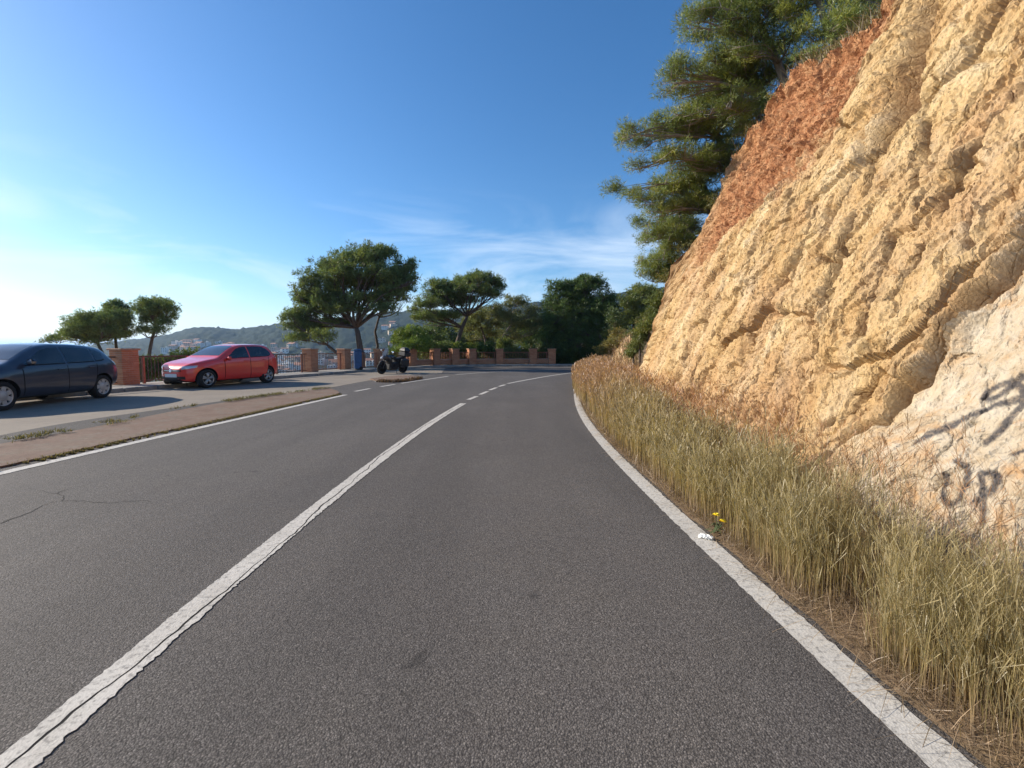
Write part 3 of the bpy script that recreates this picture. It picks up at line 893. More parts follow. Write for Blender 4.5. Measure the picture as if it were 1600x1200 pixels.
cavity = np.clip((.9 - rg2) * .6 + .35 * ja + .2 * jb, 0, .6) * (1 - soil) * (1 - pale_side)  # joints and hollows shaded through the colour
crevice_shade = np.clip(np.maximum(crevice_shade, cavity) * (1 - soil), 0, 1)
crevice_shade = np.maximum(crevice_shade, .6 * np.exp(-((sgn_s + .10) / .12) ** 2) * reach * (1 - soil))  # shading of the slab step painted along its edge
pale_c = np.clip(sstep(-.06, .10, sgn_s + .10 * fbm(P3 * 4, 4)) * reach * sstep(on_face([(1240, 700)])[0][0], on_face([(1420, 700)])[0][0], fy + .3 * fbm(P3 * 1.5, 3)), 0, 1)
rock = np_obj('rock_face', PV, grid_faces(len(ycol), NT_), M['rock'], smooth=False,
              attrs={'soil': soil, 'pale': pale_c, 'spray': spray, 'crevice_shade': crevice_shade})
tag(rock, 'tall golden rock cutting with red soil on top and grey spray paint at its foot', 'rock face', kind='structure')
PVg = PV.reshape(len(ycol), NT_, 3)

# hillside on top of the cutting and on round the bend
edge_top = PVg[:, -1, :]
sel = np.unique(np.linspace(0, len(ycol) - 1, 150).astype(int))
E = edge_top[sel]
BANK_T = [(Y_END + .1, 4.1), (18, 4.55), (22, 5.0), (24, 5.2), (26, 5.3), (28.5, 5.7), (30.5, 6.9), (32.5, 10.0), (34, 15), (36, 24)]
eb_y = np.linspace(Y_END + .15, 36, 60)
eb_x = smooth_tab(BANK_T, eb_y)
eb_top = lerp_tab([(Y_END, .5), (18, .6), (20.5, 1.3), (22.5, 1.8), (26, 2.0), (29, 2.1), (36, 2.2)], eb_y) + .2 * fbm(np.stack([eb_y * 1.3, eb_y * 0, eb_y * 0], 1), 3)
E2 = np.stack([eb_x + .5 * eb_top, eb_y, eb_top], 1)
EE = np.concatenate([E, E2])
ks_ = np.array([0, .06, .18, .4, .8, 1.4, 2.2, 3.4, 5, 7.5, 11, 16, 24, 36, 55])
HS = np.zeros((len(EE), len(ks_), 3))
for j, k in enumerate(ks_):
    HS[:, j, 0] = EE[:, 0] + k
    HS[:, j, 1] = EE[:, 1] + .10 * k
    HS[:, j, 2] = EE[:, 2] - .015 * (j > 0) + .30 * k * (1 - k / 160)
hp = HS.reshape(-1, 3)
hn = fbm(hp * .5, 4)
kk = np.tile(ks_, len(EE))
hp[:, 2] += .35 * hn * np.clip(kk, 0, 1.5)
tag(np_obj('hillside', hp, grid_faces(len(EE), len(ks_))[:, ::-1], M['ground'], smooth=True), 'scrubby hillside above the rock cutting', 'hillside', kind='structure')
# low rubble bank past the end of the cutting
nb = 46
BV = np.zeros((len(eb_y), nb, 3))
for j in range(nb):
    t = j / (nb - 1)
    BV[:, j, 0] = eb_x + .5 * eb_top * t; BV[:, j, 1] = eb_y; BV[:, j, 2] = -.1 + (eb_top + .1) * t
bp = BV.reshape(-1, 3)
bp += (np.array([-.9, 0, .4])[None] * (.22 * fbm(bp * 2.2, 4, .6) + .05 * ridged(bp * 5, 2))[:, None]) * np.clip(np.tile(np.linspace(1.4, 0, nb), len(eb_y)), 0, 1)[:, None]
zero = np.zeros(len(bp))
tag(np_obj('rock_bank', bp, grid_faces(len(eb_y), nb), M['rock'], smooth=True, attrs={'soil': zero, 'pale': zero + .25, 'spray': zero, 'crevice_shade': zero + .15}), 'low rubble bank round the bend past the cutting', 'rock bank', kind='structure')
# dry soil between the edge line and the rock
vs_y = np.concatenate([np.linspace(-5, 22, 200), np.linspace(22.3, 36, 40)])
xr_ = smooth_tab(RL_T, np.minimum(vs_y, 28)) + .10
xb_ = np.where(vs_y < 22, smooth_tab(XB_T, np.minimum(vs_y, 22)), smooth_tab(BANK_T, np.maximum(vs_y, 22)))
VS = np.zeros((len(vs_y), 14, 3))
for j in range(14):
    t = j / 13
    VS[:, j, 0] = xr_ + (xb_ + .45 - xr_) * t; VS[:, j, 1] = vs_y
    VS[:, j, 2] = .006 + .12 * t ** 1.5
vp = VS.reshape(-1, 3)
vp[:, 2] += np.tile(np.clip(np.linspace(0, 2, 14), 0, 1), len(vs_y)) * .04 * (fbm(vp * 3, 4) + .4)
vp[:, 0] += np.where(np.tile(np.arange(14), len(vs_y)) == 0, .03 * fbm(vp * 6, 3), 0)
tag(np_obj('roadside_soil', vp, grid_faces(len(vs_y), 14), M['ground'], smooth=True), 'dry soil strip at the foot of the rock', 'ground', kind='structure')

# ------------------------------------------------------------------ foliage
def tufts(centres, radii, axis_c, per, ln, wd, cols, spread=.75, up=.35, seed=0, flat=.75, cup=None):
    """needle tufts: 'per' shoots round each clump centre, each a fan of thin leaf triangles"""
    rr = np.random.default_rng(seed)
    c = np.repeat(centres, per, 0); r = np.repeat(radii, per); ax = np.repeat(axis_c, per, 0); col = np.repeat(cols, per, 0)
    n = len(c)
    u = rr.normal(size=(n, 3)); u /= np.linalg.norm(u, axis=1)[:, None]
    rad = rr.random(n) ** .5
    p = c + u * (r * rad)[:, None] * np.array([1, 1, flat])
    out = (p - ax); out /= np.linalg.norm(out, axis=1)[:, None] + 1e-6
    d = out * .5 + u * .6 + np.array([0, 0, up])
    d /= np.linalg.norm(d, axis=1)[:, None]
    k = 4
    p = np.repeat(p, k, 0); d = np.repeat(d, k, 0); col = np.repeat(col, k, 0)
    m = len(p)
    j = rr.normal(size=(m, 3))
    dd = d + j * spread; dd /= np.linalg.norm(dd, axis=1)[:, None]
    side = np.cross(dd, rr.normal(size=(m, 3))); side /= np.linalg.norm(side, axis=1)[:, None]
    L = ln * rr.uniform(.6, 1.25, m); W = wd * rr.uniform(.6, 1.3, m)
    V = np.empty((m, 3, 3))
    V[:, 0] = p - side * (W / 2)[:, None]; V[:, 1] = p + side * (W / 2)[:, None]; V[:, 2] = p + dd * L[:, None]
    cc = col * rr.uniform(.72, 1.3, m)[:, None]
    CV = np.repeat(cc[:, None, :], 3, 1); CV[:, 2] *= 1.15
    return V.reshape(-1, 3), np.arange(m * 3).reshape(-1, 3), CV.reshape(-1, 3)
def curve3(a, b, sag, n=5, wob=.0, rr=random):
    a, b = Vector(a), Vector(b); out = []
    L = (b - a).length
    o = Vector((rr.uniform(-1, 1), rr.uniform(-1, 1), rr.uniform(-.5, .5))) * wob * L
    for i in range(n):
        t = i / (n - 1)
        p = a.lerp(b, t) + Vector((0, 0, sag * L * math.sin(math.pi * t) * (1 - .4 * t))) + o * math.sin(math.pi * t)
        out.append(p)
    return out
GREEN = np.array([.125, .185, .062])
def tree(label, group, d, trunk_px, blobs, clump=.38, dens=1.0, per=26, ln=.17, wd=.03, tint=(1, 1, 1), bark='bark',
         trunk_r=.16, seed=1, shell=.55, name='pine_tree', low=.0, ddep=.0, ry=.85, sag=-.06, ground=None, cat='tree', limb=1.0, up=.35, fill=False, zk=1.0):
    rr = np.random.default_rng(seed); rnd = random.Random(seed)
    pts = []
    for k, q in enumerate(trunk_px):
        dq = q[2] if len(q) > 2 else d
        pts.append(P(q[0], q[1], dq))
    base = pts[0].copy()
    gz = float(ground_z([base.x], [base.y])[0]) if ground is None else base.z + ground
    root_pt = Vector((base.x, base.y, min(gz, base.z) - .3))
    if root_pt.z < base.z - .05: pts = [root_pt] + pts
    root = empty(name, (root_pt.x, root_pt.y, root_pt.z + .3)); O = root.location.copy()
    tag(root, label, cat, group)
    tl = [rnd.random() for _ in pts]
    rad = [trunk_r * (1.25 - .65 * i / max(1, len(pts) - 1)) for i in range(len(pts))]
    tb = MB(); tb.tube([p - O for p in pts], rad, 8)
    fork = pts[-1]
    bb = MB()
    attach = [(p.copy(), .5 * trunk_r) for p in pts[-2:]]
    cen, rads, axs, cols = [], [], [], []
    bl = []
    for q in blobs:
        dd = q[4] if len(q) > 4 else rnd.uniform(-1, 1) * ddep
        c = P(q[0], q[1], d + dd); rx = 1.14 * q[2] / FPX * d; rz = zk * 1.18 * q[3] / FPX * d
        bl.append((c, rx, max(rx * ry, rz * .7), rz))
    if fill:
        for (c, rx, ryy, rz) in list(bl):
            t0 = pts[-1] if c.z > pts[-1].z else min(pts, key=lambda p: abs(p.z - c.z))
            f0 = rnd.uniform(.35, .65)
            if (c - t0).length > .8: bl.append((c.lerp(t0, 1 - f0) + Vector((0, 0, rnd.uniform(-.1, .25))), rx * .8, ryy * .8, rz * 1.0))
    for (c, rx, ryy, rz) in bl:
        # limb from the trunk to the underside of this pad
        tgt = c + Vector((rnd.uniform(-.2, .2) * rx, rnd.uniform(-.2, .2) * ryy, -.25 * rz))
        start = min(pts[1:] if len(pts) > 2 else pts, key=lambda p: (p - tgt).length + (3 if p.z > tgt.z + .3 else 0))
        lp = curve3(start, tgt, sag + rnd.uniform(-.06, .08), 7, .16, rnd)
        r0 = trunk_r * .42 * limb
        bb.tube([p - O for p in lp], [r0 * (1 - .75 * i / 6) for i in range(7)], 6)
        attach += [(p.copy(), r0 * .4) for p in lp[2:]]
        for k in range(6):
            s = lp[rnd.randint(2, 5)]
            e = c + Vector((rnd.uniform(-.75, .75) * rx, rnd.uniform(-.75, .75) * ryy, rnd.uniform(-.4, .5) * rz))
            sp = curve3(s, e, sag * .7, 5, .16, rnd)
            bb.tube([p - O for p in sp], [r0 * .42 * (1 - .7 * i / 4) for i in range(5)], 5)
            attach += [(p.copy(), r0 * .2) for p in sp[1:]]
        nn = max(4, int(dens * 6.5 * (rx * ryy * rz) ** (2 / 3) / clump ** 2))
        v = rr.normal(size=(nn, 3)); v /= np.linalg.norm(v, axis=1)[:, None]
        v[:, 2] = np.where(v[:, 2] < low - .35, -v[:, 2], v[:, 2])
        f = shell + (1 - shell) * rr.random(nn)
        f *= 1 + .17 * rr.normal(size=nn)
        pc = np.array(c) + v * f[:, None] * np.array([rx, ryy, rz])
        cen.append(pc); rads.append(clump * rr.uniform(.6, 1.25, nn)); axs.append(np.repeat(np.array([[c.x, c.y, c.z - .4 * rz]]), nn, 0))
        f_ = f
        g = GREEN * np.array(tint) * rr.uniform(.75, 1.25, (nn, 1))
        yel = rr.random((nn, 1)) ** 2.5
        g = g * (1 + yel * np.array([[.75, .38, -.1]]))
        cols.append(g)
    cen = np.concatenate(cen); rads = np.concatenate(rads); axs = np.concatenate(axs); cols = np.concatenate(cols)
    A = np.array([tuple(a[0]) for a in attach]); 
    for i, p in enumerate(cen):
        dist = np.linalg.norm(A - p, axis=1) + np.clip(A[:, 2] - p[2], 0, None) * .8
        k = int(np.argmin(dist)); a = A[k]
        if dist[k] > .12:
            w = curve3(a, p, sag * .4, 3, .08, rnd)
            rt = min(.03, .010 + .008 * dist[k]) * (trunk_r / .16) ** .5
            bb.tube([q - O for q in w], [rt, rt * .7, rt * .35], 3, cap=False)
    V, F, CV = tufts(cen - np.array(O), rads, axs - np.array(O), per, ln, wd, cols, seed=seed + 77, up=up)
    tb.build('trunk', M[bark], root, fix=False)
    bb.build('branches', M[bark], root, fix=False)
    np_obj('crown', V, F, M['needles'], root, col=CV)
    return root

# pines on top of the cutting (each pad of needles where the photograph has it, rooted on the edge)
CG = 'pines along the top of the rock cutting'
near = dict(clump=.19, per=19, ln=.13, wd=.010, bark='bark_pale', ddep=.8, shell=.15, sag=.02, ground=-2.2, limb=.85, dens=.85, tint=(1.35, 1.2, 1.05), fill=True, zk=1.22)
tree('pine leaning out from the rooty soil edge, trunk pale and bare', None, 11.7, [(1229, 140), (1216, 100), (1204, 73), (1187, 38), (1176, 0), (1160, -40)],
     [(1108, 28, 38, 20), (1150, 58, 44, 18), (1092, 58, 28, 13), (1082, 36, 20, 13), (1140, 20, 36, 17), (1190, 14, 44, 20), (1235, 62, 30, 16), (1165, 85, 28, 11), (1180, -40, 70, 30), (1120, -15, 40, 20), (1215, 30, 30, 20)], trunk_r=.085, seed=101, **near)
tree('pine with forked pale trunk standing highest beside the bare outcrop', None, 10.3, [(1309, 84), (1300, 58), (1288, 31), (1278, 0), (1270, -40)],
     [(1250, 22, 42, 17), (1275, 60, 40, 15), (1330, 40, 36, 20), (1300, -12, 60, 22), (1352, 14, 34, 16), (1240, -12, 40, 20), (1345, 50, 25, 14), (1360, -20, 40, 25), (1270, 90, 25, 14), (1310, 30, 30, 14)], trunk_r=.075, seed=102, **near)
tree('pine with a thick broken-topped trunk behind the soil edge', None, 12.6, [(1206, 182), (1196, 158), (1183, 133), (1172, 100)],
     [(1066, 108, 30, 16), (1105, 126, 46, 22), (1150, 112, 40, 22), (1062, 150, 24, 13), (1100, 165, 46, 20), (1180, 150, 30, 18), (1052, 128, 22, 14), (1128, 92, 36, 16), (1205, 120, 30, 18), (1080, 185, 36, 14), (1150, 170, 40, 20), (1235, 100, 26, 20)], trunk_r=.13, seed=103, **near)
tree('pine with a long outflung pad of needles midway down the edge', None, 13.9, [(1142, 270), (1132, 240), (1122, 215), (1110, 195)],
     [(1030, 212, 36, 13), (1078, 216, 48, 18), (984, 206, 20, 12), (1110, 200, 40, 24), (1000, 226, 26, 13), (1056, 246, 42, 15), (972, 220, 14, 9), (1024, 190, 20, 9), (1110, 246, 34, 22), (1160, 205, 36, 26), (1080, 262, 40, 14), (994, 262, 18, 9), (1140, 235, 30, 22)], trunk_r=.11, seed=104, **near)
tree('pine with a lone branch reaching furthest out over the road', None, 14.9, [(1118, 330), (1106, 305), (1096, 285), (1086, 268)],
     [(962, 298, 21, 10), (985, 308, 20, 9), (1015, 314, 30, 11), (1052, 300, 36, 22), (1086, 290, 34, 28), (1030, 330, 30, 12), (1066, 325, 34, 18), (1100, 275, 30, 20), (1094, 318, 26, 20)], trunk_r=.10, seed=105, **near)
tree('small pine low on the cutting edge under the lone branch', None, 15.6, [(1092, 385), (1078, 362), (1066, 345)],
     [(1000, 352, 18, 11), (1028, 366, 28, 15), (1058, 352, 32, 22), (1010, 376, 20, 9), (1050, 384, 32, 16), (1080, 362, 26, 22)], trunk_r=.09, seed=106, **near)
tree('small dark pine where the cutting edge runs down to the bend', None, 16.4, [(1064, 432), (1050, 412), (1042, 398)],
     [(1004, 414, 16, 11), (1026, 420, 24, 15), (1044, 402, 26, 18), (1036, 436, 26, 14), (1060, 420, 20, 20), (1012, 432, 18, 10)], trunk_r=.08, seed=107, **near)

# trees beyond the parapet
far_ = dict(clump=.36, per=19, ln=.19, wd=.037, ddep=1.2, shell=.35, limb=1.0, dens=1.15, tint=(1.02, 1.0, 1.12))
tree('broad domed umbrella pine with fanned limbs behind the blue bin', None, 31.5, [(565, 556), (562, 540), (559, 520), (556, 512)],
     [(560, 408, 36, 18), (602, 402, 18, 18), (524, 424, 34, 18), (492, 448, 28, 20), (476, 474, 20, 20), (626, 432, 20, 20), (592, 436, 34, 20), (548, 446, 36, 22), (516, 466, 30, 20), (642, 418, 9, 12), (585, 412, 22, 16), (500, 490, 26, 14), (610, 460, 22, 12), (570, 470, 30, 14), (540, 486, 26, 12), (575, 395, 16, 10), (646, 440, 8, 10), (525, 505, 24, 8), (488, 470, 26, 18), (600, 484, 20, 8), (635, 455, 12, 10), (535, 430, 30, 20), (620, 445, 22, 18), (470, 494, 20, 14), (520, 480, 30, 16), (575, 450, 34, 20), (490, 512, 22, 9)],
     trunk_r=.22, seed=201, low=.1, sag=-.02, **{**far_, 'per': 22})
tree('low spreading pine sloping left beside the domed umbrella pine', None, 30.5, [(533, 558), (522, 548), (510, 538)],
     [(462, 512, 18, 15), (486, 520, 22, 14), (452, 498, 12, 9), (478, 502, 18, 12), (506, 528, 20, 9), (470, 530, 22, 8)], trunk_r=.12, seed=202, low=.0, sag=-.0, **far_)
tree('slender bare-stemmed pine just right of the domed umbrella pine', None, 34.0, [(588, 556), (590, 540), (586, 518), (592, 496)],
     [(622, 452, 18, 14), (636, 430, 12, 14), (606, 474, 18, 10), (628, 470, 14, 8), (596, 462, 16, 10)], trunk_r=.11, seed=203, low=.1, **{**far_, 'dens': .7})
tree('bright green young pine by the motorcycle', None, 33.6, [(645, 556), (645, 545), (645, 535)],
     [(640, 526, 20, 13), (655, 534, 16, 12), (628, 536, 15, 12), (645, 542, 26, 12)], trunk_r=.09, seed=204, name='pine_tree', **{**far_, 'tint': (1.15, 1.2, .8), 'dens': 1.6})
tree('umbrella pine with wide flat crown between the dome and the grey tree', None, 39.5, [(712, 548), (716, 531), (722, 512), (730, 494)],
     [(752, 440, 26, 12), (722, 448, 32, 13), (692, 464, 30, 14), (666, 480, 20, 13), (780, 452, 10, 13), (738, 458, 34, 13), (648, 488, 9, 8), (706, 476, 28, 12), (766, 462, 18, 10), (676, 494, 20, 9), (742, 434, 14, 7), (720, 470, 30, 12), (660, 498, 18, 8), (690, 450, 24, 12), (770, 445, 16, 12), (700, 496, 22, 8)],
     trunk_r=.20, seed=205, low=.1, sag=-.02, **{**far_, 'per': 22})
tree('thin grey-leaved tree with pale bare stems behind the bush', None, 41.5, [(778, 552), (780, 538), (788, 522), (800, 505)],
     [(806, 476, 22, 12), (830, 492, 15, 15), (790, 498, 24, 17), (818, 512, 22, 17), (772, 490, 14, 15), (840, 510, 10, 16), (800, 528, 26, 10)], trunk_r=.11, seed=206, name='tree', shell=.2, bark='bark_pale', **{k: v for k, v in {**far_, 'dens': .8, 'per': 22, 'tint': (1.25, 1.0, 1.3)}.items() if k != 'shell'})
tree('leafy grey-green tree right behind the wide flat pine', None, 43.5, [(760, 550), (758, 530), (752, 512)],
     [(748, 498, 22, 14), (770, 508, 18, 14), (732, 512, 20, 14), (758, 524, 26, 12)], trunk_r=.12, seed=216, name='tree', **{**far_, 'dens': .9, 'tint': (1.15, .95, 1.1)})
tree('tall dense dark evergreen at the far end of the bend', None, 41.0, [(905, 575), (905, 545), (905, 520), (905, 495)],
     [(880, 458, 26, 18), (922, 446, 26, 13), (906, 468, 36, 22), (866, 482, 20, 20), (948, 476, 18, 18), (892, 500, 38, 26), (938, 504, 30, 26), (902, 536, 44, 24), (945, 540, 28, 22), (862, 512, 18, 20), (912, 440, 14, 8), (860, 540, 22, 18)],
     trunk_r=.24, seed=207, low=-.3, **{**far_, 'dens': 1.7, 'tint': (.62, .72, .72)})
tree('olive-green pine on the bank round the bend', None, 39.0, [(990, 538), (990, 515), (990, 495)],
     [(986, 478, 20, 18), (1006, 458, 24, 14), (974, 508, 18, 18), (1000, 500, 22, 20), (1018, 474, 20, 18)], trunk_r=.15, seed=208, ground=-2.0, **{**far_, 'dens': 1.4, 'tint': (1.05, .95, .8)})
tree('dark scrubby tree between the evergreen and the rubble bank', None, 35.5, [(970, 548), (968, 530), (964, 515)],
     [(966, 520, 16, 16), (984, 534, 18, 12), (958, 500, 12, 14), (1004, 528, 18, 12), (955, 545, 12, 14)], trunk_r=.12, seed=209, ground=-2.0, **{**far_, 'dens': 1.2, 'tint': (.75, .75, .75)})
bgt = dict(far_); bgt.update(dens=.9, clump=.55, per=18, ln=.26, wd=.065, shell=.3)
for k, (lab, u, v, dd, tn) in enumerate([('hazy olive tree below the wide flat pine, behind its trunk', 690, 528, 52, (.85, .82, .85)), ('grey-green tree filling the gap beside the grey tree', 742, 526, 54, (.95, .85, .9)),
        ('dull green tree between the grey tree and the dark evergreen', 838, 520, 50, (.75, .8, .75)), ('low dark tree behind the bright young pine', 668, 540, 47, (.7, .75, .7)), ('distant grey tree behind the thin grey-leaved tree', 798, 516, 56, (1.0, .9, 1.0))]):
    tree(lab, None, dd, [(u, v + 40), (u, v + 14), (u, v)], [(u - 14, v - 4, 18, 14), (u + 14, v - 2, 18, 13), (u, v - 16, 18, 11), (u + 2, v + 12, 28, 14), (u - 20, v + 14, 16, 12), (u + 22, v + 14, 16, 12)], trunk_r=.16, seed=240 + k, name='tree', low=-.3, **{**bgt, 'tint': tn})
for k, (u, v, ru, rv, dd) in enumerate([(1000, 534, 15, 16, 16.6), (1014, 512, 14, 18, 16.4), (1028, 482, 14, 18, 16.6), (990, 550, 12, 12, 17.2)]):
    tree('dusty green scrub crowding behind the end of the rock cutting', 'scrub behind the end of the cutting', dd, [(u, v + 6), (u, v - 2)], [(u, v, ru, rv), (u - ru * .6, v + rv * .5, ru * .7, rv * .6), (u + ru * .5, v - rv * .5, ru * .7, rv * .6)], clump=.2, dens=1.3, per=24, ln=.09, wd=.018, tint=(1.0, .88, .8), trunk_r=.04, seed=260 + k, shell=.3, name='shrub', ddep=.25, cat='shrub', ground=-2.5)
lf = dict(far_); lf.update(dens=1.2)
tree('rounded pine top behind the dark blue car roof', None, 34.0, [(168, 575), (160, 552), (152, 535)],
     [(142, 500, 22, 11), (120, 514, 15, 12), (152, 516, 24, 14), (166, 502, 15, 10), (112, 524, 10, 10), (130, 528, 26, 12), (150, 532, 24, 12), (128, 508, 22, 12), (165, 520, 18, 14)], trunk_r=.13, seed=210, low=.1, **lf)
tree('pine with tall round head left of the tapering pine', None, 35.0, [(184, 575), (182, 548), (180, 525)],
     [(178, 484, 15, 11), (190, 496, 14, 13), (170, 496, 14, 11), (200, 508, 12, 11), (184, 512, 20, 12), (182, 476, 10, 7), (180, 498, 20, 14), (196, 524, 14, 9), (176, 526, 16, 9), (196, 488, 10, 10)], trunk_r=.13, seed=211, low=.1, **lf)
tree('flat-topped pine right of the brick pillar by the cars', None, 35.5, [(231, 580), (234, 548), (238, 528), (243, 510)],
     [(243, 482, 24, 11), (262, 486, 13, 11), (222, 482, 11, 10), (240, 496, 20, 9), (268, 498, 8, 6), (228, 502, 14, 9), (256, 506, 14, 8), (240, 490, 24, 12), (222, 518, 12, 8), (246, 518, 16, 7), (252, 476, 16, 8), (234, 474, 14, 7)], trunk_r=.13, seed=212, low=.1, **lf)
tree('low pale pine beyond the dark blue car windscreen', None, 44.0, [(92, 580), (92, 552), (92, 540)],
     [(86, 530, 12, 6), (100, 526, 12, 8), (74, 534, 8, 4)], trunk_r=.12, seed=213, low=.1, **lf)

# shrubs
def shrub(label, group, d, blobs, tint=(1, 1, 1), clump=.30, per=18, ln=.13, wd=.06, dens=1.2, seed=1, ground=None, name='shrub', stem=None, cat='shrub', gz=None):
    u = sum(b[0] for b in blobs) / len(blobs); v = max(b[1] for b in blobs)
    kw = {} if ground is None else {'ground': ground}
    return tree(label, group, d, [(u, v + 4), (u, v - 2)], blobs, clump=clump, dens=dens, per=per, ln=ln, wd=wd, tint=tint, trunk_r=.05,
                seed=seed, shell=.35, name=name, ddep=.35, cat=cat, **kw)
shrub('dark bush spilling over the parapet between brick pillars', None, 37.2, [(757, 556, 14, 15), (768, 562, 9, 12), (748, 560, 9, 13), (760, 545, 12, 8)], (.5, .62, .5), seed=301)
shrub('dark leafy shrub behind the railing by the red car bonnet', None, 20.4, [(256, 573, 22, 13), (280, 568, 18, 13), (236, 578, 14, 12), (300, 562, 18, 12), (268, 590, 30, 14)], (.62, .66, .66), seed=302)
shrub('spiky dark plant behind the railing beside the tall brick pillar', None, 19.2, [(226, 575, 10, 14), (240, 588, 18, 12), (218, 590, 10, 12)], (.6, .62, .6), seed=303, ln=.26, wd=.03)
for k, (u, v, ru, rv, dd, tn) in enumerate([(668, 542, 14, 10, 36, (.9, .9, .8)), (690, 546, 16, 10, 37, (.8, .85, .85)), (716, 545, 14, 10, 38.2, (.85, .9, .8)), (738, 546, 14, 9, 38.4, (1.0, 1.0, .8)),
                                            (800, 556, 16, 10, 38.8, (.85, .8, .9)), (826, 552, 16, 12, 39.2, (.7, .75, .75)), (851, 556, 14, 14, 39.2, (.5, .6, .55)), (880, 558, 18, 16, 39.0, (.4, .5, .45)), (908, 560, 18, 16, 39.0, (.4, .5, .45)), (936, 556, 16, 18, 38.8, (.45, .52, .45)), (620, 552, 12, 8, 33.5, (.8, .85, .8)), (790, 540, 12, 10, 40.5, (1.0, .95, .9))]):
    lab = {0: 'round shrub over the parapet behind the brick pillars', 1: 'dusty shrub behind the parapet under the grey tree', 2: 'black-green shrub under the dark evergreen at the bend'}
    z = 2 if 845 < u < 945 else (1 if u > 780 else 0)
    shrub(lab[z], ['shrubs behind the brick pillars', 'dusty shrubs under the grey tree', 'shrubs under the dark evergreen'][z], dd, [(u, v, ru, rv), (u + ru * .5, v + rv * .5, ru * .8, rv * .7), (u - ru * .5, v + rv * .6, ru * .8, rv * .7), (u, v + 14, ru * 1.1, 10), (u + ru * .7, v + 18, ru * .8, 9)], tn, seed=310 + k)
for k, (u, v, ru, rv, dd) in enumerate([(1172, 205, 20, 10, 12.3), (1224, 152, 16, 9, 11.0), (1268, 104, 22, 12, 10.2), (1345, 54, 20, 14, 8.6), (1132, 270, 14, 14, 13.3), (1112, 322, 10, 14, 13.9), (1074, 390, 14, 12, 14.7), (1042, 438, 12, 12, 15.2), (1378, 30, 12, 12, 7.9), (1318, 74, 20, 12, 9.0)]):
    shrub('dry twiggy scrub on the lip of the rock cutting', 'scrub along the cutting edge', dd, [(u, v, ru, rv), (u + ru * .6, v - rv * .4, ru * .8, rv * .8)], (1.15, .82, .9), clump=.16, per=16, ln=.07, wd=.016, dens=.8, seed=340 + k, ground=-.4)
for k, (u, v, ru, rv, dd) in enumerate([(958, 538, 16, 8, 27.4), (978, 533, 16, 9, 26.4), (1000, 528, 16, 12, 25.2), (944, 548, 12, 8, 28.4), (990, 545, 14, 9, 24.4), (968, 524, 16, 10, 29.0), (1010, 512, 14, 14, 25.5)]):
    shrub('brownish scrub growing along the rubble bank', 'scrub on the rubble bank', dd, [(u, v, ru, rv), (u + ru * .5, v + rv * .4, ru * .7, rv * .6)], (1.5, .95, .95), clump=.2, per=18, ln=.10, wd=.03, dens=1.0, seed=360 + k, ground=-.8)

# ------------------------------------------------------------------ brick parapet with railings
BR_L, BR_H, BR_W, PW = .215, .061, .11, .55
brick_me = MB().box((0, 0, 0), (BR_L, BR_W, BR_H), bev=.004).build('brick', M['brick'], None)
_bm = brick_me.data; bpy.data.objects.remove(brick_me)
def brick_spots():
    out = []
    for c in range(16):
        z = .06 + c * .071
        fl = 1 if c % 2 else -1
        for s in range(4):
            a = s * math.pi / 2
            for k in (0, 1):
                t = -PW / 2 + (BR_L / 2 + k * (BR_L + .010)) if fl < 0 else PW / 2 - (BR_L / 2 + k * (BR_L + .010))
                x, y = t, -PW / 2 + BR_W / 2
                out.append((x * math.cos(a) - y * math.sin(a), x * math.sin(a) + y * math.cos(a), z, a))
    return out
SPOTS = brick_spots()
PN = ['brick pillar beside the dark blue car, hidden behind its bonnet', 'brick pillar behind the dark blue car windscreen', 'tall terracotta brick pillar between the dark blue car and the red car',
      'brick pillar hidden behind the red car', 'brick pillar right of the red car tail', 'brick pillar beside the blue bin', 'brick pillar behind the motorcycle front wheel',
      'brick pillar right of the motorcycle', 'brick pillar second right of the motorcycle', 'brick pillar third right of the motorcycle', 'brick pillar beside the dark overhanging bush',
      'shaded brick pillar right of the dark overhanging bush', 'shaded brick pillar below the grey tree on the bend', 'shaded brick pillar at the end of the parapet by the evergreen']
for i, p in enumerate(PIL):
    nx = PIL[min(i + 1, len(PIL) - 1)]; pv = PIL[max(i - 1, 0)]
    a = math.atan2((nx - pv).y, (nx - pv).x)
    root = empty('brick_pillar', (p.x, p.y, .12), a)
    tag(root, PN[i], 'pillar', 'brick pillars of the parapet')
    MB().box((0, 0, .575), (PW - .012, PW - .012, 1.15)).build('core', M['mortar'], root)
    MB().box((0, 0, 1.19), (PW + .10, PW + .10, .065), bev=.012).build('capstone', M['capstone'], root)
    if i in (2, 4, 5):
        for x, y, z, aa in SPOTS:
            o = bpy.data.objects.new('brick', _bm)
            o.location = (x, y, z); o.rotation_euler = (0, 0, aa)
            link(o, root)
    else:
        b = MB()
        for x, y, z, aa in SPOTS: b.box((x, y, z), (BR_L, BR_W, BR_H), aa)
        b.build('bricks', M['brick'], root)['kind'] = 'stuff'
bar_me = MB().box((0, 0, .47), (.018, .018, .86)).build('bar', M['rail_paint'], None); _bar = bar_me.data; bpy.data.objects.remove(bar_me)
barD = MB().box((0, 0, .47), (.018, .018, .86)).build('bar', M['rail_dark'], None); _barD = barD.data; bpy.data.objects.remove(barD)
RN = ['railing behind the dark blue car', 'dark railing between the blue car windscreen and the tall brick pillar', 'dark railing with red posts left of the red car', 'railing behind the red car tail', 'red-brown railing panel left of the blue bin',
      'railing panel right of the blue bin', 'railing panel behind the motorcycle', 'red-brown railing panel past the motorcycle', 'short red-brown railing between two lit pillars', 'short railing on the bend before the dark bush',
      'railing half hidden by the dark bush', 'shaded railing below the grey tree', 'short shaded railing before the evergreen']
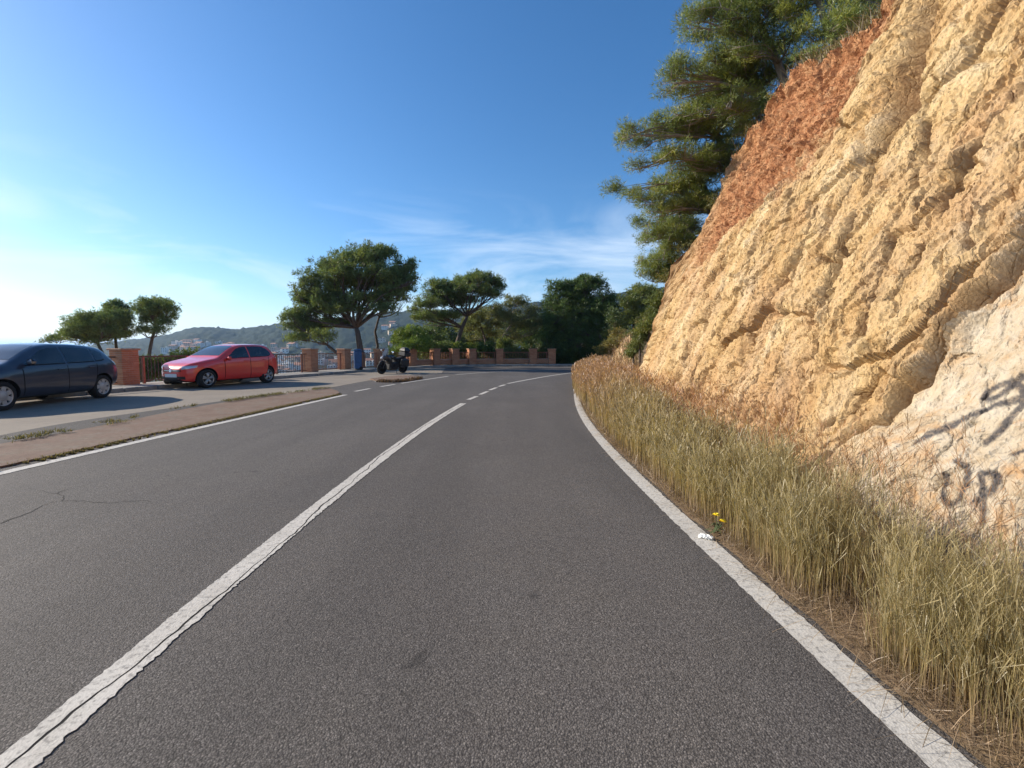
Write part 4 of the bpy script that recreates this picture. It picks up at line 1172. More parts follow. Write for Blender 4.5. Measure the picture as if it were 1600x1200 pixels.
for i in range(len(PIL) - 1):
    a, b = PIL[i], PIL[i + 1]; L = (b - a).length
    ang = math.atan2((b - a).y, (b - a).x)
    root = empty('railing', (a.x, a.y, .12), ang)
    tag(root, RN[i], 'railing', 'railings between the brick pillars')
    dark = i <= 3
    mt = M['rail_dark'] if dark else M['rail_paint']
    x0, x1 = PW / 2, L - PW / 2
    MB().box(((x0 + x1) / 2, 0, .94), (x1 - x0, .05, .045), bev=.006).build('top_rail', mt, root)
    MB().box(((x0 + x1) / 2, 0, .10), (x1 - x0, .04, .03)).build('bottom_rail', mt, root)
    posts = [x0 + .12, x1 - .12] if x1 - x0 < 3.2 else [x0 + .35, (x0 + x1) / 2, x1 - .35]
    for x in posts:
        MB().box((x, 0, .47), (.075, .075, .95), bev=.006).build('post', M['rail_paint'], root)
    if i >= 7:
        bw = MB(); zc = .06
        MB().box(((x0 + x1) / 2, 0, .24), (x1 - x0, .085, .40)).build('infill', M['mortar'], root)
        for cr in range(5):
            xx = x0 + (.11 if cr % 2 else 0)
            while xx + .05 < x1:
                l = min(.215, x1 - xx); bw.box((xx + l / 2, 0, .075 + cr * .071), (l - .008, .10, .061)); xx += .223
        bw.build('bricks', M['brick'], root)['kind'] = 'stuff'
    nbar = int((x1 - x0) / .125)
    for k in range(1, nbar):
        x = x0 + (x1 - x0) * k / nbar
        if min(abs(x - q) for q in posts) < .05: continue
        o = bpy.data.objects.new('bar', _barD if dark else _bar); o.location = (x, 0, 0)
        link(o, root)

# ------------------------------------------------------------------ cars
def m_car(name, col, flake=.0):
    t = NT(name); p = t.objc()
    dirt = t.ramp(t.noise(p, 3.0, 6, .65), [(.4, 0.0), (.8, .12)])
    c = t.mix(dirt, col, (.16, .13, .10))
    return t.fin(c, t.ramp(t.noise(p, 9, 4), [(.3, .28), (.7, .42)]), None, .0, .5, .9, .05)
M['car_red'] = m_car('car_red', (.80, .045, .03))
M['car_blue'] = m_car('car_blue', (.022, .028, .050))
def m_glass():
    t = NT('car_glass'); p = t.objc()
    c = t.ramp(t.noise(p, 2.2, 3), [(.35, (.012, .016, .018)), (.7, (.035, .042, .045))])
    return t.fin(c, .06, None, 0, .6, .4)
M['glass'] = m_glass()
M['tyre'] = m_simple('tyre', (.018, .018, .018), .9, var=.3, scale=20)
M['alloy'] = m_simple('alloy', (.48, .47, .45), .35, .75, var=.12)
M['hubcap'] = m_simple('hubcap', (.50, .47, .43), .45, .25, var=.15)
M['plastic'] = m_simple('plastic', (.018, .018, .019), .55, var=.2)
M['chrome'] = m_simple('chrome', (.75, .75, .76), .15, 1.0, var=.04)
M['lamp'] = NT('head_lamp').fin((.55, .56, .58), .08, None, .3, .7, .8)
M['taillamp'] = NT('tail_lamp').fin((.30, .010, .012), .12, None, 0, .6, .8)
M['plate'] = m_simple('plate', (.78, .78, .76), .5, var=.05)
M['hole'] = m_simple('dark_hole', (.008, .008, .008), .9)
M['disc'] = m_simple('brake_disc', (.10, .10, .10), .6, .5)

def make_car(label, sp, loc, rz, paint):
    """local x runs from the nose (0) to the tail, y across, z up"""
    sp = dict(sp); zs = sp.get('zs', 1.0)
    xk, xf = sp.get('squeeze', (9, 1))
    sq = lambda x: x if x < xk else xk + (x - xk) * xf
    for k in ('top', 'bot', 'belt', 'w', 'wr'): sp[k] = [(sq(q[0]), q[1]) for q in sp[k]]
    sp['windows'] = [[(sq(x), a, b) for x, a, b in w] for w in sp['windows']]
    sp['L'] = sq(sp['L'])
    for k in ('top', 'belt'): sp[k] = [(x, z * zs) for x, z in sp[k]]
    sp['windows'] = [[(x, a * zs, b * zs) for x, a, b in w] for w in sp['windows']]
    root = empty(sp['name'], loc, rz)
    tag(root, label, 'car', 'cars parked in the lay-by')
    Lc_, xs = sp['L'], None
    stn = [0, .015, .05, .10, .16] + list(np.arange(.24, Lc_ - .12, .085)) + [Lc_ - .09, Lc_ - .05, Lc_ - .02, Lc_]
    g = lambda k, x: float(lerp_tab(sp[k], x))
    rings = []
    for x in stn:
        zt, zb, be, w, wr = g('top', x), g('bot', x), g('belt', x), g('w', x), g('wr', x)
        be = min(be, zt - .005)
        k = zt - be
        half = [(0, zb), (.80 * w, zb), (.95 * w, zb + .06), (.995 * w, zb + .20), (w, .5 * (zb + .2) + .5 * (be - .12)), (.992 * w, be - .10), (.962 * w, be - .012),
                (.5 * (.95 * w) + .5 * wr + .012, be + .5 * k), (wr, be + .86 * k), (wr - .07, be + .955 * k), (wr * .5, zt - .008 * (k > .1)), (0, zt)]
        rings.append([(x, y, z) for y, z in half] + [(x, -y, z) for y, z in half[-2:0:-1]])
    nr = len(rings[0]); V = [p for r in rings for p in r]; F = []
    for i in range(len(rings) - 1):
        for j in range(nr):
            j2 = (j + 1) % nr
            F.append((i * nr + j, (i + 1) * nr + j, (i + 1) * nr + j2, i * nr + j2))
    F.append(tuple(range(nr))); F.append(tuple(range((len(rings) - 1) * nr + nr - 1, (len(rings) - 1) * nr - 1, -1)))
    me = bpy.data.meshes.new('body'); me.from_pydata(V, [], F)
    bm = bmesh.new(); bm.from_mesh(me); bmesh.ops.recalc_face_normals(bm, faces=bm.faces[:]); bm.to_mesh(me); bm.free()
    tmp = bpy.data.objects.new('body', me); C.objects.link(tmp)
    md = tmp.modifiers.new('s', 'SUBSURF'); md.levels = 2; md.render_levels = 2
    cut = []
    R_arch = sp['r'] + .045
    dg = bpy.context.evaluated_depsgraph_get()
    sm = bpy.data.meshes.new_from_object(tmp.evaluated_get(dg))
    bmv = bmesh.new(); bmv.from_mesh(sm); tree_ = BVHTree.FromBMesh(bmv); bmv.free()
    tmp.modifiers.clear(); tmp.data = sm
    for xw in sp['axles']:
        for sd in (1, -1):
            b = MB(); b.lathe([(.001, .52), (R_arch, .52), (R_arch, 1.2), (.001, 1.2)], 32, 'y', (xw, 0, sp['r'] + .01))
            if sd < 0: b.v = [(x, -y, z) for x, y, z in b.v]
            c = b.build('cutter', M['plastic'], None); cut.append(c)
            bo = tmp.modifiers.new('b', 'BOOLEAN'); bo.operation = 'DIFFERENCE'; bo.object = c; bo.solver = 'EXACT'
    dg = bpy.context.evaluated_depsgraph_get(); dg.update()
    bme = bpy.data.meshes.new_from_object(tmp.evaluated_get(dg))
    bpy.data.objects.remove(tmp)
    for c in cut: bpy.data.objects.remove(c)
    bme.name = 'body'
    bme.materials.clear(); bme.materials.append(paint); bme.materials.append(M['plastic'])
    for f in bme.polygons:
        f.use_smooth = True; f.material_index = 0
        x, y, z = f.center
        for xw in sp['axles']:
            r = math.hypot(x - xw, z - sp['r'] - .01)
            if r < R_arch + .002 and (abs(y) < .60 or r > R_arch - .006 and abs(f.normal.y) < .3): f.material_index = 1
        if z < g('bot', x) + (.035 if x < .6 else .06): f.material_index = 1
    bme.set_sharp_from_angle(angle=R(38))
    body = link(bpy.data.objects.new('body', bme), root)
    def patch(name, uv, nu, nv, proj, mat, off=.004, parent=root, thick=.012):
        """grid patch laid on the body: uv(s,t)->point, proj = ray direction; edges turned in"""
        pts = [[None] * nv for _ in range(nu)]
        for i in range(nu):
            for j in range(nv):
                p = Vector(uv(i / (nu - 1), j / (nv - 1)))
                h, nrm, _, _ = tree_.ray_cast(p - Vector(proj) * 3, Vector(proj))
                if h is None:
                    return None
                pts[i][j] = h - Vector(proj) * off
        vs = [p for row in pts for p in row]; fs = [tuple(q) for q in grid_faces(nu, nv)]
        b = len(vs)
        ring = [(i, 0) for i in range(nu)] + [(nu - 1, j) for j in range(1, nv)] + [(i, nv - 1) for i in range(nu - 2, -1, -1)] + [(0, j) for j in range(nv - 2, 0, -1)]
        vs += [pts[i][j] + Vector(proj) * thick for i, j in ring]
        for k in range(len(ring)):
            k2 = (k + 1) % len(ring)
            a0 = ring[k][0] * nv + ring[k][1]; a1 = ring[k2][0] * nv + ring[k2][1]
            fs.append((a0, a1, b + k2, b + k))
        m = MB(); m.add(vs, fs, True)
        o = m.build(name, mat, parent)
        o.data.set_sharp_from_angle(angle=R(40))
        return o
    for sd in (1, -1):
        pj = (0, -sd, 0)
        for (x0, x1, lo0, lo1, up, dn) in sp['doors']:
            def duv(s, t, x0=x0, x1=x1, lo0=lo0, lo1=lo1):
                zlo = g('bot', x0 + .5) + .085
                x = x0 + (x1 - x0) * s
                zhi = g('belt', x) - .035
                xx = x + (lo0 * (1 - s) + lo1 * s) * (1 - t) ** 2
                return (xx, sd * .5, zlo + (zhi - zlo) * t)
            dr = patch('door', duv, 14, 10, pj, paint, .004)
            if dr:
                for s0 in (0.0, 1.0):
                    def suv(s, t, s0=s0):
                        a_ = duv(s0, t); return (a_[0] + (s - .5) * .016 + (.010 if s0 else -.010), a_[1], a_[2])
                    patch('door_gap', suv, 3, 10, pj, M['hole'], .0055, dr, .006)  # dark strip standing for the shade in the door gap
                hx = x1 - .20; hz = g('belt', hx) - .12
                h, _, _, _ = tree_.ray_cast(Vector((hx, sd * 3, hz)), Vector(pj))
                if h: MB().box((hx, h.y + sd * .022, hz), (.17, .03, .026), bev=.008).build('handle', paint, dr)
        for wi, win in enumerate(sp['windows']):
            def wuv(s, t, win=win):
                x = win[0][0] + (win[-1][0] - win[0][0]) * s
                lo = float(np.interp(x, [q[0] for q in win], [q[1] for q in win])); hi = float(np.interp(x, [q[0] for q in win], [q[2] for q in win]))
                return (x, sd * .4, lo + (hi - lo) * t)
            wn_ = patch('side_window', wuv, 16, 7, pj, M['glass'], .005)
            if wn_:
                patch('trim', lambda s, t, win=win: (win[0][0] + (win[-1][0] - win[0][0]) * s, sd * .4, float(np.interp(win[0][0] + (win[-1][0] - win[0][0]) * s, [q[0] for q in win], [q[1] for q in win])) - .022 + .02 * t), 16, 3, pj, M['hole'], .007, wn_, .006)
        hx, hz, sx, sz = sp['lamp']
        m = sp['mirror']
        MB().box((m[0], sd * m[1], m[2]), (.11, .20, .14), bev=.045).build('wing_mirror', sp.get('mirror_paint', paint), root)
        patch('headlight', lambda s, t: (-.2, sd * (hx + sx * s), hz + sz * (t - .5) * (1 - .35 * s) + .045 * s), 10, 6, (1, 0, 0), M['lamp'], .004, thick=.02)
        tlx = sp['tail']
        patch('tail_light', lambda s, t: (Lc_ + .2, sd * (tlx[0] + tlx[1] * s), tlx[2] + tlx[3] * t), 6, 6, (-1, 0, 0), M['taillamp'], .004, thick=.02)
    fx0, fx1 = sp['screen']
    def screen(xa, xb, ya, yb):
        def f(s, t):
            x = xa + (xb - xa) * s
            hw = ya + (yb - ya) * s
            return (x, (t * 2 - 1) * hw, 1.0)
        return f
    patch('windscreen', screen(fx0, fx1, sp['sw'][0], sp['sw'][1]), 12, 13, (0, 0, -1), M['glass'], .005)
    rz0, rz1 = sp['rear_glass']
    patch('rear_window', lambda s, t: (Lc_ + .3, (t * 2 - 1) * (.50 + .08 * (1 - s)), rz0 + (rz1 - rz0) * s), 8, 9, (-1, 0, 0), M['glass'], .005)
    gz, gh, gw = sp['grille']
    patch('grille', lambda s, t: (-.3, (s * 2 - 1) * gw, gz + gh * (t - .5)), 13, 4, (1, 0, 0), M['plastic'], .004, thick=.02)
    patch('grille_bar', lambda s, t: (-.3, (s * 2 - 1) * gw, gz + .012 * (t - .5)), 13, 3, (1, 0, 0), M['chrome'], .010, thick=.02)
    patch('air_intake', lambda s, t: (-.3, (s * 2 - 1) * .52, sp['intake'] + .10 * (t - .5)), 13, 4, (1, 0, 0), M['plastic'], .004, thick=.02)
    h, _, _, _ = tree_.ray_cast(Vector((-2, 0, gz)), Vector((1, 0, 0)))
    if h: MB().lathe([(.03, -.012), (.055, -.016), (.062, -.008), (.062, .01), (.0, .01), (.0, -.006), (.03, -.012)], 24, 'x', (h.x - .012, 0, gz)).build('emblem', M['chrome'], root)
    h, _, _, _ = tree_.ray_cast(Vector((-2, 0, gz - .16)), Vector((1, 0, 0)))
    if h: MB().box((h.x - .012, 0, gz - .16), (.014, .52, .11), bev=.004).build('number_plate', M['plate'], root)
    # wheels
    r = sp['r']
    for xw in sp['axles']:
        for sd in (1, -1):
            yo = sp['track'] * sd
            wh = bpy.data.objects.new('wheel', None); wh.empty_display_size = .1
            link(wh, root); wh.location = (xw, yo, r); wh.rotation_euler = (0, 0, 0 if sd > 0 else math.pi)
            MB().lathe([(r * .66, -.10), (r * .9, -.105), (r * .985, -.08), (r, -.03), (r, .03), (r * .985, .08), (r * .9, .105), (r * .66, .10)], 36, 'y', closed=True).build('tyre', M['tyre'], wh)
            ri = r * .67
            MB().lathe([(0, .02), (ri * .9, .02), (ri * .98, .0), (ri * .98, -.09)], 32, 'y').build('brake_disc', M['disc'], wh)
            rim = MB().lathe([(ri * .90, .085), (ri * .97, .100), (ri * 1.02, .098), (ri * 1.02, .05), (ri * .90, .05)], 36, 'y', closed=True)
            if sp['rim'] == 'spokes':
                for k in range(5):
                    a = 2 * math.pi * k / 5 + .3
                    for e in (-.17, .17):
                        c, s_ = math.cos(a + e), math.sin(a + e)
                        c0, s0 = math.cos(a), math.sin(a)
                        rim.tube([(c0 * ri * .12, .07, s0 * ri * .12), (c * ri * .55, .083, s_ * ri * .55), (c * ri * .95, .075, s_ * ri * .95)], [.030, .024, .026], 6)
                rim.lathe([(0, .092), (ri * .16, .090), (ri * .24, .075), (ri * .24, .03)], 20, 'y')
                rim.build('rim', M['alloy'], wh)
            else:
                rim.lathe([(0, .098), (ri * .4, .094), (ri * .52, .085), (ri * .52, .05)], 28, 'y')
                for k in range(7):
                    a = 2 * math.pi * k / 7
                    c, s_ = math.cos(a), math.sin(a)
                    Mx = Matrix.Rotation(-a, 4, 'Y')
                    rim.box((ri * .70, .072, 0), (ri * .46, .03, ri * .50), bev=.01, M=Mx)
                rim.build('rim', M['hubcap'], wh)
    return root

polo = dict(name='parked_car', zs=1.03, squeeze=(2.95, .80), L=4.05, r=.318, axles=(.64, 3.19), track=.755, rim='spokes',
    top=[(0, .60), (.03, .68), (.10, .75), (.22, .82), (.6, .905), (1.0, .975), (1.12, .995), (1.3, 1.10), (1.6, 1.27), (1.8, 1.365), (2.0, 1.425), (2.3, 1.462), (2.9, 1.47), (3.25, 1.455), (3.45, 1.425), (3.58, 1.38), (3.70, 1.27), (3.82, 1.12), (3.93, 1.03), (4.0, .97), (4.05, .84)],
    bot=[(0, .30), (.1, .22), (.4, .19), (1, .19), (3.2, .20), (3.8, .26), (4.05, .34)],
    belt=[(0, .52), (.1, .63), (.22, .70), (.6, .80), (1.0, .89), (1.3, .935), (2, .975), (3, 1.01), (3.5, 1.03), (3.8, 1.01), (3.95, .90), (4.05, .70)],
    w=[(0, .30), (.03, .42), (.10, .57), (.22, .71), (.5, .835), (1, .872), (3, .875), (3.5, .862), (3.8, .82), (3.95, .765), (4.05, .68)],
    wr=[(0, .34), (.1, .54), (.4, .68), (1.0, .72), (1.3, .70), (1.75, .635), (2.3, .62), (3.3, .62), (3.74, .61), (3.9, .66), (4.05, .58)],
    doors=[(1.30, 2.36, 0, 0, 0, 0), (2.38, 3.22, 0, -.16, 0, 0)],
    windows=[[(1.42, .97, .985), (1.6, .975, 1.09), (1.9, .985, 1.28), (2.1, .99, 1.345), (2.34, 1.0, 1.375)], [(2.40, 1.0, 1.378), (2.9, 1.015, 1.375), (3.15, 1.025, 1.36), (3.34, 1.04, 1.28), (3.48, 1.09, 1.17)]],
    lamp=(.42, .69, .32, .12), mirror=(1.40, .93, .99), tail=(.50, .22, .80, .16), screen=(1.24, 1.92), sw=(.64, .52), rear_glass=(1.05, 1.28), grille=(.60, .06, .40), intake=.36)
meg = dict(name='parked_car', L=4.21, r=.315, axles=(.86, 3.485), track=.755, rim='cap',
    top=[(0, .58), (.03, .66), (.10, .74), (.22, .82), (.6, .92), (1.0, 1.01), (1.12, 1.045), (1.3, 1.14), (1.6, 1.30), (1.8, 1.38), (2.0, 1.44), (2.3, 1.475), (2.9, 1.468), (3.3, 1.44), (3.6, 1.395), (3.76, 1.35), (3.83, 1.30), (3.92, 1.12), (3.96, 1.05), (4.08, 1.02), (4.17, .985), (4.21, .84)],
    bot=[(0, .28), (.1, .22), (.4, .19), (1, .19), (3.2, .20), (3.9, .26), (4.21, .36)],
    belt=[(0, .50), (.1, .62), (.22, .70), (.6, .80), (1.0, .88), (1.3, .915), (2, .945), (3, .975), (3.5, .99), (3.9, .985), (4.08, .93), (4.21, .74)],
    w=[(0, .42), (.03, .52), (.10, .66), (.22, .77), (.5, .86), (1, .885), (3, .888), (3.6, .875), (3.9, .84), (4.1, .78), (4.21, .68)],
    wr=[(0, .34), (.1, .54), (.4, .70), (1.0, .74), (1.3, .72), (1.75, .645), (2.3, .63), (3.3, .63), (3.82, .62), (3.95, .70), (4.21, .58)],
    doors=[(1.32, 2.42, 0, 0, 0, 0), (2.44, 3.30, 0, -.16, 0, 0)],
    windows=[[(1.40, .965, .98), (1.6, .97, 1.10), (1.9, .975, 1.28), (2.15, .98, 1.35), (2.40, .985, 1.365)], [(2.46, .99, 1.365), (2.9, 1.0, 1.355), (3.26, 1.01, 1.33)], [(3.31, 1.015, 1.32), (3.5, 1.03, 1.29), (3.62, 1.06, 1.22)]],
    lamp=(.42, .68, .34, .15), mirror=(1.42, .95, 1.02), tail=(.56, .18, .72, .30), screen=(1.22, 1.94), sw=(.66, .53), rear_glass=(1.08, 1.30), grille=(.60, .07, .40), intake=.38)
def place_car(spec, rear_px, front_u, paint, label, heading=None):
    """near-side rear tyre on the ground at rear_px; the front one seen at the column front_u"""
    pr = G(*rear_px); wb = spec['axles'][1] - spec['axles'][0]
    best = None
    for k in range(-900, 900):
        th = R(k / 20); f = pr + Vector((-math.sin(th), -math.cos(th), 0)) * wb
        e = abs(800 + FPX * f.x / f.y - front_u)
        if f.y > 1 and (best is None or e < best[0]): best = (e, th)
    th = best[1] if heading is None else heading
    fwd = Vector((-math.sin(th), -math.cos(th), 0)); right = Vector((-fwd.y, fwd.x, 0))   # right = towards the road here
    side = Vector((math.cos(th), -math.sin(th), 0))
    centre_rear = pr - side * (spec['track'] + .10)
    nose = centre_rear + fwd * spec['axles'][1]
    return make_car(label, spec, (nose.x, nose.y, .004), math.atan2(-fwd.y, -fwd.x), paint)
place_car(polo, (420, 598.3), 325, M['car_red'], 'red five-door hatchback parked beside the railing')
place_car(meg, (163, 622), 2, M['car_blue'], 'dark blue hatchback with silver wheel covers parked by the tall brick pillar')

# ------------------------------------------------------------------ motorcycle
def make_motorcycle(loc, rz):
    root = empty('motorcycle', loc, rz)      # local +x is the front wheel
    tag(root, 'black touring motorcycle with top case parked on the lay-by edge', 'motorcycle')
    bl = M['plastic']
    for x in (.74, -.74):
        wh = bpy.data.objects.new('wheel', None); link(wh, root); wh.location = (x, 0, .315)
        MB().lathe([(.235, -.05), (.285, -.06), (.312, -.035), (.318, 0), (.312, .035), (.285, .06), (.235, .05)], 32, 'y', closed=True).build('tyre', M['tyre'], wh)
        rb = MB().lathe([(.215, -.04), (.245, -.045), (.245, .045), (.215, .04)], 32, 'y', closed=True)
        for k in range(6):
            a = k * math.pi / 3
            rb.tube([(.03 * math.cos(a), 0, .03 * math.sin(a)), (.22 * math.cos(a), 0, .22 * math.sin(a))], .013, 5)
        rb.lathe([(0, -.06), (.045, -.06), (.045, .06), (0, .06)], 14, 'y')
        rb.lathe([(0, -.02), (.22, -.015), (.22, .015), (0, .02)], 24, 'y'); rb.build('rim', M['hole'], wh)
    fk = MB()
    for s in (-1, 1): fk.tube([(.74, s * .085, .315), (.60, s * .085, .66), (.50, s * .085, .95)], .024, 8)
    fk.build('fork', M['disc'], root)
    MB().tube([(.92, 0, .60), (.76, 0, .665), (.60, 0, .62)], [.05, .075, .05], 8).build('mudguard', bl, root)
    e = MB(); e.box((.06, 0, .42), (.62, .40, .44), bev=.06); e.tube([(.12, -.2, .42), (.12, .2, .42)], .11, 12); e.build('engine', M['plastic'], root)
    f = MB()
    for s in (-1, 1):
        f.tube([(.50, s * .05, .90), (.2, s * .13, .62), (-.2, s * .13, .46)], .025, 6)
        f.tube([(-.18, s * .11, .40), (-.74, s * .10, .315)], .03, 6)
        f.tube([(-.05, s * .12, .72), (-.7, s * .10, .80)], .02, 6)
    f.build('frame', bl, root)
    def blob(name, secs, mat, n=14):
        b = MB(); vs = []; fs = []
        for (x, cz, hw, hh) in secs:
            for k in range(n):
                a = 2 * math.pi * k / n
                c, s = math.cos(a), math.sin(a)
                vs.append((x, hw * math.copysign(abs(c) ** .75, c), cz + hh * math.copysign(abs(s) ** .75, s)))
        for i in range(len(secs) - 1):
            for k in range(n):
                fs.append((i * n + k, i * n + (k + 1) % n, (i + 1) * n + (k + 1) % n, (i + 1) * n + k))
        fs.append(tuple(range(n))); fs.append(tuple(range((len(secs) - 1) * n, len(secs) * n)))
        b.add(vs, fs, True); o = b.build(name, mat, root); o.data.set_sharp_from_angle(angle=R(50)); return o
    M['moto_paint'] = m_car('moto_paint', (.012, .012, .014))
    blob('fuel_tank', [(.44, .84, .08, .08), (.36, .88, .17, .12), (.15, .90, .19, .13), (-.05, .86, .13, .09), (-.10, .84, .07, .05)], M['moto_paint'])
    blob('fairing', [(.78, .86, .03, .03), (.70, .88, .12, .10), (.56, .90, .20, .17), (.40, .78, .23, .22), (.25, .66, .22, .18), (.18, .62, .12, .08)], M['moto_paint'])
    blob('seat', [(-.02, .80, .09, .05), (-.12, .80, .14, .06), (-.35, .80, .16, .06), (-.50, .86, .15, .06), (-.72, .88, .11, .05)], bl)
    blob('tail_unit', [(-.5, .74, .12, .07), (-.75, .78, .10, .06), (-.92, .80, .05, .03)], M['moto_paint'])
    MB().add([(.66, -.16, .98), (.66, .16, .98), (.48, .13, 1.36), (.48, -.13, 1.36), (.645, -.16, .98), (.645, .16, .98), (.465, .13, 1.36), (.465, -.13, 1.36)],
             [(0, 1, 2, 3), (7, 6, 5, 4), (0, 3, 7, 4), (1, 5, 6, 2), (2, 6, 7, 3), (0, 4, 5, 1)]).build('windscreen', M['glass'], root)
    hb = MB(); hb.tube([(.36, -.42, 1.04), (.44, -.22, 1.06), (.48, 0, 1.02), (.44, .22, 1.06), (.36, .42, 1.04)], .014, 7)
    for s in (-1, 1): hb.tube([(.355, s * .44, 1.04), (.39, s * .32, 1.05)], .022, 8)
    hb.build('handlebar', bl, root)
    for s in (-1, 1):
        m = MB(); m.tube([(.42, s * .34, 1.06), (.46, s * .42, 1.19)], .008, 5); m.box((.46, s * .45, 1.22), (.03, .14, .09), bev=.014); m.build('mirror', M['chrome'], root)
        MB().box((-.55, s * .30, .60), (.54, .24, .42), bev=.05).build('side_case', bl, root)
    MB().lathe([(0, .035), (.06, .03), (.075, .0), (.07, -.04)], 18, 'x', (.80, 0, .86)).build('headlight', M['lamp'], root)
    tc = MB(); tc.box((-.80, 0, 1.05), (.46, .58, .26), bev=.06); tc.box((-.80, 0, 1.29), (.44, .56, .24), taper=.80, bev=.07)
    tc.build('top_case', bl, root)
    MB().tube([(.1, -.2, .3), (-.3, -.22, .3), (-.6, -.24, .36), (-.95, -.25, .46)], [.03, .035, .055, .06], 10).build('exhaust', M['disc'], root)
    MB().tube([(-.05, .14, .34), (-.02, .36, .02)], .015, 6).build('side_stand', bl, root)
    root.rotation_euler = (R(-7), 0, rz)
    return root
mp = G(613, 583.5)
make_motorcycle((mp.x, mp.y, .0), math.atan2(-.80, -.60) + .05)

# ------------------------------------------------------------------ blue bin
M['bin_blue'] = m_simple('bin_blue', (.020, .085, .21), .5, var=.25, scale=6)
bp_ = P(559.5, 580.5, 26.9)
br = empty('litter_bin', (bp_.x, bp_.y, .12), R(20))
tag(br, 'tall blue bin standing by a brick pillar', 'bin')
MB().box((0, 0, .58), (.40, .42, 1.02), taper=1.10, bev=.035).build('body', M['bin_blue'], br)
lid = MB(); lid.box((0, 0, 1.135), (.48, .50, .07), bev=.03); lid.box((0, 0, 1.18), (.36, .40, .05), taper=.8, bev=.02); lid.build('lid', M['bin_blue'], br)
MB().tube([(.24, -.17, 1.09), (.30, -.17, 1.06), (.30, .17, 1.06), (.24, .17, 1.09)], .014, 6).build('handle', M['bin_blue'], br)
for s in (-1, 1):
    MB().lathe([(0, -.025), (.09, -.025), (.10, 0), (.09, .025), (0, .025)], 20, 'y', (.17, s * .20, .10)).build('wheel', M['tyre'], br)
MB().box((0, 0, .045), (.30, .30, .09)).build('foot', M['plastic'], br)

# ------------------------------------------------------------------ tall grass along the edge line
def blades(px, py, pz, h, w, lean_x, lean_y, c0, c1, c2, name, label, seed=0, curl=1.0, heads=None):
    rr = np.random.default_rng(seed); n = len(px)
    ang = rr.uniform(0, math.pi, n); sx, sy = np.cos(ang), np.sin(ang)
    lv = np.array([0, .38, .74, 1.0]); wd = np.array([1.0, .9, .6, .12])
    V = np.zeros((n, 4, 2, 3)); CO = np.zeros((n, 4, 2, 3))
    for k in range(4):
        b = lv[k] ** (1 + curl)
        cx = px + lean_x * h * b; cy = py + lean_y * h * b
        cz = pz + h * lv[k] * (1 - .18 * (lean_x ** 2 + lean_y ** 2) * lv[k])
        for e, sg in enumerate((-1, 1)):
            V[:, k, e, 0] = cx + sg * sx * w * wd[k] * .5; V[:, k, e, 1] = cy + sg * sy * w * wd[k] * .5; V[:, k, e, 2] = cz
        t = lv[k]
        cc = c0 * max(0, 1 - 2.2 * t) + c1 * (1 - abs(2 * t - 1) if t < .5 else 2 * (1 - t)) + c2 * max(0, 2 * t - 1)
        cc = c0 * (1 - t) ** 1.5 + c1 * (1 - (1 - t) ** 1.5) * (1 - t * t) + c2 * (1 - (1 - t) ** 1.5) * t * t
        CO[:, k, :, :] = cc[:, None, :]
    base = (np.arange(n) * 8)[:, None, None]
    F = np.stack([np.array([2 * k, 2 * k + 1, 2 * k + 3, 2 * k + 2]) for k in range(3)])[None] + base
    V = V.reshape(-1, 3); CO = CO.reshape(-1, 3); F = F.reshape(-1, 4)
    if heads is not None:             # loose seed heads: short strands off the tip, as slim quads
        m = np.repeat(np.where(rr.random(n) < heads)[0], 5)
        tp = np.stack([px + lean_x * h, py + lean_y * h, pz + h * (1 - .18 * (lean_x ** 2 + lean_y ** 2))], 1)[m]
        bk = rr.random(len(m)) * .26
        tp = tp - np.stack([lean_x[m] * bk * h[m], lean_y[m] * bk * h[m], bk * h[m]], 1)
        d = np.stack([rr.normal(size=len(m)) * .28 + lean_x[m], rr.normal(size=len(m)) * .28 + lean_y[m], rr.uniform(.5, 1, len(m))], 1); d /= np.linalg.norm(d, axis=1)[:, None]
        L = rr.uniform(.04, .11, len(m)); sd = np.cross(d, rr.normal(size=d.shape)); sd /= np.linalg.norm(sd, axis=1)[:, None]
        ww = np.maximum(.0011, .0006 * py[m])
        Q = np.stack([tp - sd * ww[:, None] * .5, tp + sd * ww[:, None] * .5, tp + d * L[:, None] + sd * ww[:, None], tp + d * L[:, None] - sd * ww[:, None]], 1)
        F2 = np.arange(len(m) * 4).reshape(-1, 4) + len(V)
        V = np.concatenate([V, Q.reshape(-1, 3)]); F = np.concatenate([F, F2])
        CO = np.concatenate([CO, np.repeat(c2[m] * rr.uniform(.8, 1.3, (len(m), 1)), 4, 0)])
    o = np_obj(name, V, F, M['grass'], None, col=CO)
    return tag(o, label, 'grass', kind='stuff')
def soil_z(y, t): return .006 + .12 * t ** 1.5
def verge_points(n, y0, y1, t0, t1, seed, power=1.0, keep=None):
    rr = np.random.default_rng(seed)
    y = y0 + (y1 - y0) * rr.random(n) ** power; t = t0 + (t1 - t0) * rr.random(n)
    xr = smooth_tab(RL_T, y) + .10; xb = np.where(y < 22, smooth_tab(XB_T, np.minimum(y, 22)), smooth_tab(BANK_T, np.maximum(y, 22))) + .45
    return xr + (xb - xr) * t, y, soil_z(y, t), t, rr
